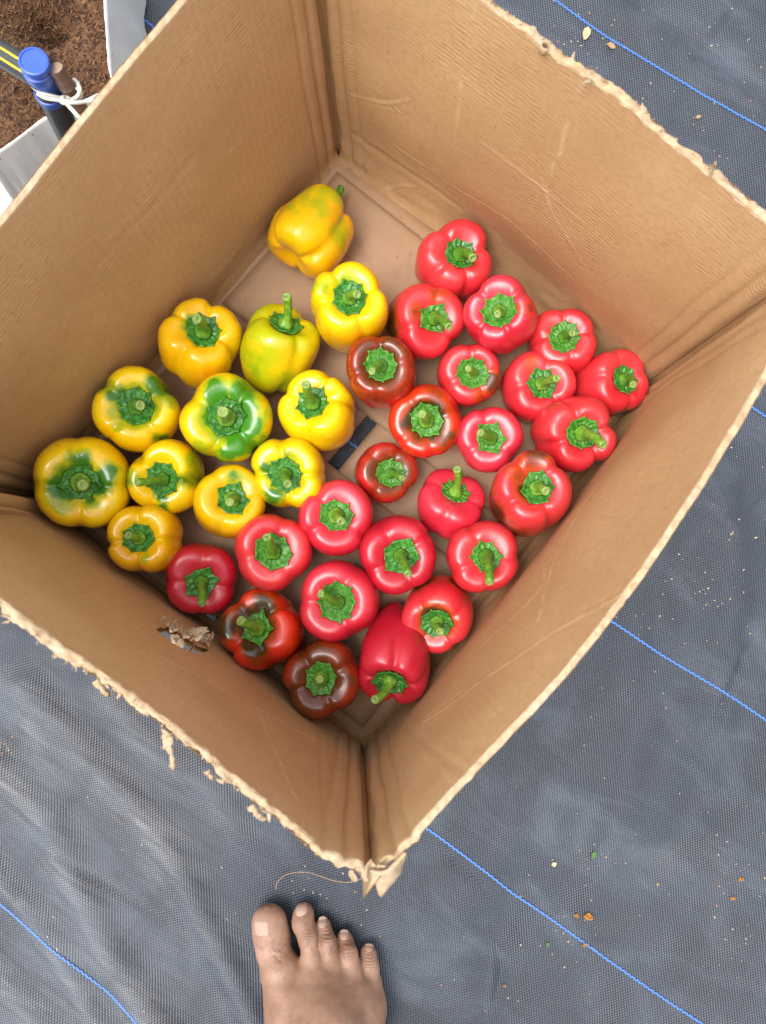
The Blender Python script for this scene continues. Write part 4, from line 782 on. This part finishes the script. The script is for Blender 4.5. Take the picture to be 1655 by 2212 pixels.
for k in range(70):
    x, y, sp, ang = ((r.normal(430, 70), r.normal(640, 55), 0, 0.6) if k < 30 else (r.normal(720, 25), r.normal(620, 30), 0, 0.2) if k < 38 else (r.normal(880, 22), r.normal(650, 30), 0, 0) if k < 46 else (r.normal(640, 60), r.normal(1130, 60), 0, 0.4))
    p = fz(x, y, .03); h = bvh.ray_cast(Vector((p[0], p[1], 0.09)), Vector((0, 0, -1)))
    if h[0] is None: continue
    p = np.array(h[0]); n_ = np.array(h[1]); n_ *= np.sign(n_[2] + 1e-9); a_ = ang + r.normal(0, 0.4); d = np.array((math.sin(a_), math.cos(a_) * r.choice((-1, 1), p=(.3, .7)), 0.0)); ln = r.uniform(.004, .009)
    P = np.array([p + n_ * 0.0003 + d * ln * f + n_ * ln * 0.35 * math.sin(f * 2.2) for f in np.linspace(0, 1, 6)]); V, Fc = tube(P, np.linspace(0.00010, 0.00004, 6), 4, False); A.add(V - PO, Fc)
tag(A.build("hair", simple("hair", (0.02, 0.014, 0.01), 0.5), body), kind="stuff")

# ------------------------------------------------------------------ grow bag, riser, stake and cord (far left)
PLAS = NT("white_film"); _o = PLAS.coord(); _n = PLAS.noise(14, 4, 0.6, _o, 0.6); PLAS.p(Base_Color=PLAS.mix(_n, (0.52, 0.53, 0.53), (0.66, 0.67, 0.67)), Roughness=0.38, Normal=PLAS.bump(PLAS.noise(1, 3, .6, PLAS.mapv(_o, (70, 60, 6))), .35, .003)); PLAS = PLAS.m
SHEET = NT("white_sheet"); SHEET.p(Base_Color=(0.64, 0.66, 0.67), Roughness=0.5); SHEET = SHEET.m
HB = 0.085
bagtop = [(-24, 346), (20, 318), (109, 254), (200, 216), (243, 192), (240, 150), (233, 60), (228, -40), (222, -160), (100, -200), (-60, -200), (-70, 60), (-45, 250)]
bag = empty("grow_bag", at(90, 100, 0).tolist()); tag(bag, "white plastic grow bag filled with brown coir, at top left behind the box", "grow bag"); GO = np.array(bag.location)
T = np.array([at(u, v, HB) for u, v in bagtop]); c_ = T.mean(0); n = len(T)
TT = smoothline(np.concatenate([T, T[:1]]), 120)[:-1]; dirs = TT[:, :2] - c_[:2]; dirs /= np.linalg.norm(dirs, axis=1)[:, None]; rows = []
for dz, of in ((-0.004, -0.004), (0.003, -0.0015), (0.004, 0.0), (0.0, 0.0012), (-0.02, 0.006), (-0.05, 0.012), (-0.086, 0.014)):
    R_ = TT.copy(); R_[:, :2] += dirs * of; R_[:, 2] += dz; ph = np.arange(len(TT)); R_[:, :2] += dirs * (0.0030 * vnoise(np.stack([ph * 0.55, ph * 0 + dz * 20], -1), 8) * min(1, abs(dz) * 60))[:, None]; rows.append(R_)
mesh("wrapper", np.array(rows).reshape(-1, 3) - GO, grid_faces(len(rows), len(TT), True), PLAS, bag)
def mat_coir():
    m = NT("coir"); o = m.coord(); n1 = m.noise(70, 5, 0.7, o); n2 = m.noise(420, 3, 0.6, o); n3 = m.noise(22, 3, .5, o)
    c = m.mix(m.ramp(n1, 0.3, 0.7), (0.028, 0.010, 0.004), (0.16, 0.072, 0.030)); c = m.mix(m.math('MULTIPLY', m.ramp(n2, 0.5, 0.75), 0.6), c, (0.30, 0.17, 0.08)); c = m.mix(m.math('MULTIPLY', m.ramp(n3, .5, .75), .5), c, (0.06, 0.02, 0.008))
    m.p(Base_Color=c, Roughness=0.95, Normal=m.bump(n2, 0.8, 0.003)); return m.m
COIR = mat_coir()
def coir_z(XY):
    XY = np.asarray(XY, float); z = HB - 0.004 + 0.006 * fbm(XY * 28, 2, 4)
    for (u, v, rr, h) in ((85, 30, .019, .045), (150, 20, .022, .010), (160, 130, .012, .006), (30, 320, .02, .004)):
        z = z - h * np.exp(-((XY - at(u, v, HB)[:2]) ** 2).sum(-1) / rr ** 2)
    return z
ux = np.linspace(T[:, 0].min() - .002, T[:, 0].max() - .001, 150); uy = np.linspace(T[:, 1].min() + .001, T[:, 1].max(), 170); UX, UY = np.meshgrid(ux, uy); XY = np.stack([UX, UY], -1)
def inside(XY, P):
    r_ = np.zeros(XY.shape[:-1], bool); j = len(P) - 1
    for i in range(len(P)):
        r_ ^= ((P[i, 1] > XY[..., 1]) != (P[j, 1] > XY[..., 1])) & (XY[..., 0] < (P[j, 0] - P[i, 0]) * (XY[..., 1] - P[i, 1]) / (P[j, 1] - P[i, 1] + 1e-12) + P[i, 0]); j = i
    return r_
ins = inside(XY, TT); zz_ = coir_z(XY); zz_ = np.where(ins, zz_, zz_ - 0.03); Fq = grid_faces(170, 150); Fq = Fq[ins.ravel()[Fq].any(1)]
cm = mesh("coir_surface", np.concatenate([XY, zz_[..., None]], -1).reshape(-1, 3) - GO, Fq, COIR, bag)
A = Acc(); r = np.random.default_rng(6)
CHIPS = [simple("coir_chip_" + c[0], c[1], 0.9) for c in (("dark", (0.05, 0.02, 0.008)), ("mid", (0.15, 0.07, 0.03)), ("pale", (0.22, 0.12, 0.055)))]
for g, cnt in ((0, 2200), (1, 2600), (2, 420)):
    A = Acc()
    for k in range(cnt):
        p = np.array((r.uniform(T[:, 0].min(), T[:, 0].max()), r.uniform(T[:, 1].min(), T[:, 1].max())))
        if not inside(p[None], TT)[0]: continue
        z = coir_z(p[None])[0] + r.uniform(-0.0005, 0.0018); a_ = r.uniform(0, 6.28); ln = r.uniform(.0012, .0034); w = r.uniform(.0004, .0011); tl = r.normal(0, .5); d = np.array((math.cos(a_), math.sin(a_), tl)); s_ = np.array((-math.sin(a_), math.cos(a_), r.normal(0, .5)))
        c = np.array((*p, z)); A.add(np.array([c - d * ln - s_ * w * .4, c - d * ln + s_ * w * .4, c + s_ * w, c + d * ln, c - s_ * w]) - GO, [[0, 1, 2, 3, 4]])
    tag(A.build("coir_chips", CHIPS[g], bag, False), kind="stuff")
A = Acc()
for k in range(170):
    p = np.array((r.uniform(T[:, 0].min(), T[:, 0].max()), r.uniform(T[:, 1].min(), T[:, 1].max())))
    if not inside(p[None], TT)[0]: continue
    a_ = r.uniform(0, 6.28); P = []
    for f in range(7): P.append(np.array((*p, coir_z(p[None])[0] + 0.0015 + r.uniform(0, .001)))); a_ += r.normal(0, .5); p = p + 0.0022 * np.array((math.cos(a_), math.sin(a_)))
    V, Fc = tube(smoothline(P, 12), 0.00013, 4, False); A.add(V - GO, Fc)
tag(A.build("coir_fibres", simple("coir_fibre", (0.30, 0.17, 0.08), .8), bag), kind="stuff")

ws = [at(-3, 384, .006), at(30, 440, .006), at(52, 478, .006), at(40, 540, .006), at(-90, 640, .006), at(-420, 860, .006), at(-780, 700, .006), at(-560, 330, .006), at(-140, 310, .006)]
wsv = np.array(ws); wsb = wsv - (0, 0, .003); nn = len(ws)
sh = mesh("plastic_sheet", np.concatenate([wsv, wsb]), [list(range(nn))[::-1], [nn + i for i in range(nn)]] + [[i, (i + 1) % nn, nn + (i + 1) % nn, nn + i] for i in range(nn)], SHEET, None, False)
tag(sh, "bright white plastic sheet on the ground at the left edge, below the grow bag", "plastic sheet")

def mat_pipe():
    m = NT("black_pipe"); n = m.noise(60, 4, .6, m.coord()); m.p(Base_Color=m.mix(n, (0.018, 0.020, 0.021), (0.05, 0.055, 0.055)), Roughness=0.42); return m.m
PIPE = mat_pipe(); BLUEP = NT("blue_plastic"); _n = BLUEP.noise(80, 3, .6, BLUEP.coord()); BLUEP.p(Base_Color=BLUEP.mix(_n, (0.030, 0.085, 0.42), (0.05, 0.125, 0.52)), Roughness=0.36); BLUEP = BLUEP.m
def lathe(prof, p, ax, mat, name, parent, org, n=28):
    ax = np.array(ax, float); ax /= np.linalg.norm(ax); M = quat_frame(ax); th = np.linspace(0, 2 * np.pi, n, endpoint=False); V = []
    for r_, z in prof: V.append(p + (M @ np.stack([r_ * np.cos(th), r_ * np.sin(th), np.full(n, z)])).T)
    Fc = grid_faces(len(prof), n, True).tolist() + [list(range(n))[::-1], [(len(prof) - 1) * n + k for k in range(n)]]
    o = mesh(name, np.array(V).reshape(-1, 3) - org, Fc, mat, parent); o.data.set_sharp_from_angle(angle=math.radians(35)); return o
rt = at(72, 131, .215); rb_ = at(215, 425, 0.0); axr = (rt - rb_) / np.linalg.norm(rt - rb_); Lr = np.linalg.norm(rt - rb_)
ris = empty("irrigation_riser", rb_.tolist()); tag(ris, "black irrigation riser with blue cap and yellow striped side pipe, by the grow bag", "irrigation pipe"); IO = np.array(ris.location)
lathe([(.0100, 0), (.0100, .05), (.0100, Lr - .040), (.0095, Lr - .034)], rb_, axr, PIPE, "riser_pipe", ris, IO)
fit = lathe([(.0102, Lr - .046), (.0108, Lr - .045), (.0108, Lr - .038), (.0084, Lr - .037), (.0084, Lr - .018), (.0108, Lr - .017), (.0112, Lr - .014), (.0112, Lr - .008), (.0096, Lr - .0072), (.0096, Lr - .006), (.0108, Lr - .0055), (.0110, Lr - .002), (.0104, Lr - .0004), (.0092, Lr), (.0086, Lr - .0008), (.003, Lr - .001)], rb_, axr, BLUEP, "blue_cap", ris, IO)
pe = at(-420, -145, .17); ps = rb_ + axr * (Lr - .022); V, Fc = tube(smoothline([ps, ps * .6 + pe * .4 + (0, 0, .001), pe], 20), 0.0092, 24)
pp_ = mesh("side_pipe", V - IO, Fc, PIPE, ris)
YEL = simple("yellow_stripe", (0.72, 0.52, 0.01), .45)
Pm = smoothline([ps, ps * .6 + pe * .4 + (0, 0, .001), pe], 20); dd_ = Pm[-1] - Pm[0]; dd_ /= np.linalg.norm(dd_); sd_ = np.cross(dd_, (0, 0, 1.0)); sd_ /= np.linalg.norm(sd_); upv = np.cross(sd_, dd_)
for a_ in (-0.62, 0.08):
    rows = [Pm + 0.00935 * (np.sin(a_ + q) * sd_ + np.cos(a_ + q) * upv) for q in (-.09, -.045, 0, .045, .09)]
    mesh("yellow_stripe", np.array(rows).reshape(-1, 3) - IO, grid_faces(5, 20), YEL, pp_)
st_t = at(123, 150, .205); st_b = at(300, 440, 0.0); axs = st_t - st_b; Ls = np.linalg.norm(axs)
WOOD = NT("stake_wood"); _o = WOOD.coord(); _n = WOOD.noise(1, 4, .6, WOOD.mapv(_o, (260, 260, 50))); WOOD.p(Base_Color=WOOD.mix(_n, (0.10, 0.055, 0.032), (0.26, 0.17, 0.12)), Roughness=.75, Normal=WOOD.bump(_n, .5, .002)); WOOD = WOOD.m
stk = empty("wooden_stake", st_b.tolist()); tag(stk, "thin brown wooden stake beside the blue capped riser", "stake"); KO = np.array(stk.location)
prof = [(.0052, 0)]
for k in range(9): z = Ls - .066 + k * .008; prof += [(.0061 + .0003 * math.sin(k * 2.3), z), (.0055, z + .0015), (.0058, z + .0060)]
prof += [(.0061, Ls - .002), (.0057, Ls)]
lathe(prof, st_b, axs, WOOD, "shaft", stk, KO, 14)
lathe([(.0056, -.0002), (.0054, .0006), (.002, .0009)], st_t, axs, simple("cut_wood", (0.34, 0.24, 0.18), .8), "cut_top", stk, KO, 14)
CORD = NT("white_cord"); _n = CORD.noise(900, 2, .5, CORD.coord()); CORD.p(Base_Color=CORD.mix(_n, (0.55, 0.53, 0.48), (0.78, 0.76, 0.70)), Roughness=.7); CORD = CORD.m
A = Acc()
zc_ = .186
for pts in ([(66, 182), (85, 197), (112, 207), (138, 213), (150, 217), (165, 210), (173, 196), (168, 180), (160, 172)], [(82, 203), (100, 212), (125, 216), (145, 218), (170, 214), (174, 202), (166, 188)],
            [(132, 214), (145, 220), (165, 222), (190, 219), (222, 216), (270, 214)], [(138, 218), (155, 236), (172, 254), (190, 268), (220, 290)], [(128, 214), (136, 222), (146, 221), (150, 214), (142, 209), (134, 211)]):
    P = smoothline([at(u, v, zc_ + .012 * math.sin(i * 1.3) * .3) for i, (u, v) in enumerate(pts)], 40); V, Fc = tube(P, 0.0015, 8); A.add(V, Fc)
co = A.build("cord", CORD); tag(co, "white cord tied round the wooden stake and riser", "cord")

# ------------------------------------------------------------------ litter on the mat
def gz(p): return float(ground_z(np.array(p[:2])[None])[0])
LEAFM = {k: simple("litter_" + k, c, .7) for k, c in dict(pale=(0.46, 0.40, 0.24), tan=(0.34, 0.22, 0.11), green=(0.06, 0.14, 0.035), orange=(0.36, 0.145, 0.025), pink=(0.42, 0.19, 0.12)).items()}
def leaf(name, u, v, ln, w, ang, mat, label, cat, group=None, curl=.35, seed=0):
    p = at(u, v, 0); z0 = gz(p) + .0012; s = np.linspace(0, 1, 9); Sx, Sy = np.meshgrid(s, np.linspace(-1, 1, 5)); wd = w * np.sin(np.pi * np.clip(Sx * .94 + .04, 0, 1)) ** .8 * (1 + .2 * vnoise(np.stack([Sx * 4, Sy + seed], -1), seed))
    X_ = (Sx - .5) * ln; Y_ = Sy * wd; Zv = curl * ln * (.5 * (Sx - .5) ** 2) + curl * w * .8 * Sy ** 2 * np.sin(np.pi * Sx) + .0004 * vnoise(np.stack([Sx * 5, Sy * 3], -1), seed)
    V = np.stack([X_ * math.cos(ang) - Y_ * math.sin(ang), X_ * math.sin(ang) + Y_ * math.cos(ang), Zv], -1).reshape(-1, 3)
    o = mesh(name, V, grid_faces(5, 9), mat); o.location = (p[0], p[1], z0); o.modifiers.new("thick", 'SOLIDIFY').thickness = .0003; tag(o, label, cat, group); return o
leaf("dry_leaf", 1268, 70, .0135, .0042, 1.25, LEAFM['pale'], "pale dry leaf curled open beside the top right blue thread", "leaf", curl=.9, seed=1)
leaf("dry_leaf", 1322, 97, .0090, .0026, -.5, LEAFM['tan'], "small tan dry leaf lying on the top right blue thread", "leaf", curl=.8, seed=2)
leaf("dry_leaf", 1512, 248, .0060, .0016, .3, LEAFM['tan'], "tiny brown leaf scrap on the ground near the right end of top right thread", "leaf", curl=.8, seed=3)
leaf("green_leaf", 1286, 1851, .0085, .0024, 1.2, LEAFM['green'], "small green leaf bit on the mat right of the lower blue thread", "leaf", curl=.3, seed=4)
leaf("green_leaf", 1199, 1870, .0052, .0020, .3, LEAFM['pale'], "pale green leaf scrap on the mat left of the green leaf bit", "leaf", curl=.3, seed=5)
leaf("green_leaf", 1186, 2046, .0052, .0017, .9, LEAFM['green'], "tiny green scrap touching the lower side of the bottom blue thread", "leaf", curl=.3, seed=6)
def chunk(u, v, r0, mat, label, seed):
    p = at(u, v, 0); r_ = np.random.default_rng(seed); th = np.linspace(0, 2 * np.pi, 9, endpoint=False); V = []
    for f, z in ((1.0, 0), (.95, .45), (.6, .8), (.15, .9)): V.append(np.stack([np.cos(th) * f * r0 * (1 + .25 * r_.normal(0, 1, 9) * .7), np.sin(th) * f * r0 * .75 * (1 + .2 * r_.normal(0, 1, 9)), np.full(9, z * r0 * .8) + .15 * r0 * r_.normal(0, 1, 9) * (z > 0)], -1))
    o = mesh("orange_fragment", np.array(V).reshape(-1, 3), grid_faces(4, 9, True).tolist() + [[27 + k for k in range(9)]], mat, None, False); o.location = (p[0], p[1], gz(p) + .0006); tag(o, label, "fragment", "orange fragments on the weed mat")
for (u, v, r0, lb) in ((1275, 1986, .0042, "largest orange fragment on the mat below the green leaf bit"), (1249, 1983, .0025, "small orange fragment just left of the largest one"), (1266, 2046, .0023, "orange fragment lying on the bottom blue thread"), (1604, 1903, .0024, "upper of two orange fragments near the lower right edge"), (1588, 1945, .0022, "lower of two orange fragments near the lower right edge"), (1092, 2134, .0018, "single orange fragment below the bottom blue thread, right of the toes")):
    chunk(u, v, r0, LEAFM['orange'], lb, int(u))
P = smoothline([at(*q, .004 + .002 * math.sin(i)) for i, q in enumerate(((596, 1922), (600, 1905), (622, 1888), (660, 1884), (690, 1892), (720, 1902), (755, 1906), (785, 1896), (802, 1882)))], 60); V, Fc = tube(P, .00035, 6)
fb = mesh("plant_fibre", V, Fc, simple("fibre", (0.36, 0.22, 0.13), .7)); tag(fb, "long thin curved brown fibre on the mat above the toes", "fibre")
r = np.random.default_rng(21)
clus = [(1300, 90, 60, 26), (1560, 90, 90, 22), (1500, 200, 110, 30), (1560, 1290, 60, 30), (1480, 1330, 70, 26), (1560, 1140, 60, 16), (1270, 1880, 60, 24), (1230, 2030, 50, 20), (1600, 2060, 50, 26), (1600, 1880, 50, 20), (10, 1620, 14, 26), (90, 1800, 120, 16), (700, 1890, 70, 14), (600, 1990, 90, 8), (1350, 1500, 150, 24), (1100, 2100, 160, 22), (1500, 1750, 170, 24), (300, 1900, 250, 24), (1620, 950, 50, 14), (1230, 70, 20, 10)]
for nm, frac in (("pale", .5), ("tan", .3), ("pink", .2)):
    A = Acc()
    for (u, v, sp, n_) in clus:
        for k in range(int(n_ * frac * 0.9)):
            p = at(u + r.normal(0, sp), v + r.normal(0, sp), 0); a_ = r.uniform(0, 6.28); ln = r.uniform(.0005, .0015) * (1.6 if r.random() < .1 else 1); w = ln * r.uniform(.25, .6); z = gz(p) + .0004
            d = np.array((math.cos(a_), math.sin(a_), 0)); s_ = np.array((-d[1], d[0], 0)); c = np.array((p[0], p[1], z))
            A.add([c - d * ln, c - s_ * w, c + d * ln, c + s_ * w, c + (0, 0, w * .9)], [[0, 1, 4], [1, 2, 4], [2, 3, 4], [3, 0, 4]])
    tag(A.build("litter", LEAFM[nm]), "tiny %s plant crumbs scattered over the weed mat" % {"pale": "straw coloured", "tan": "brown", "pink": "reddish"}[nm], "litter", kind="stuff")
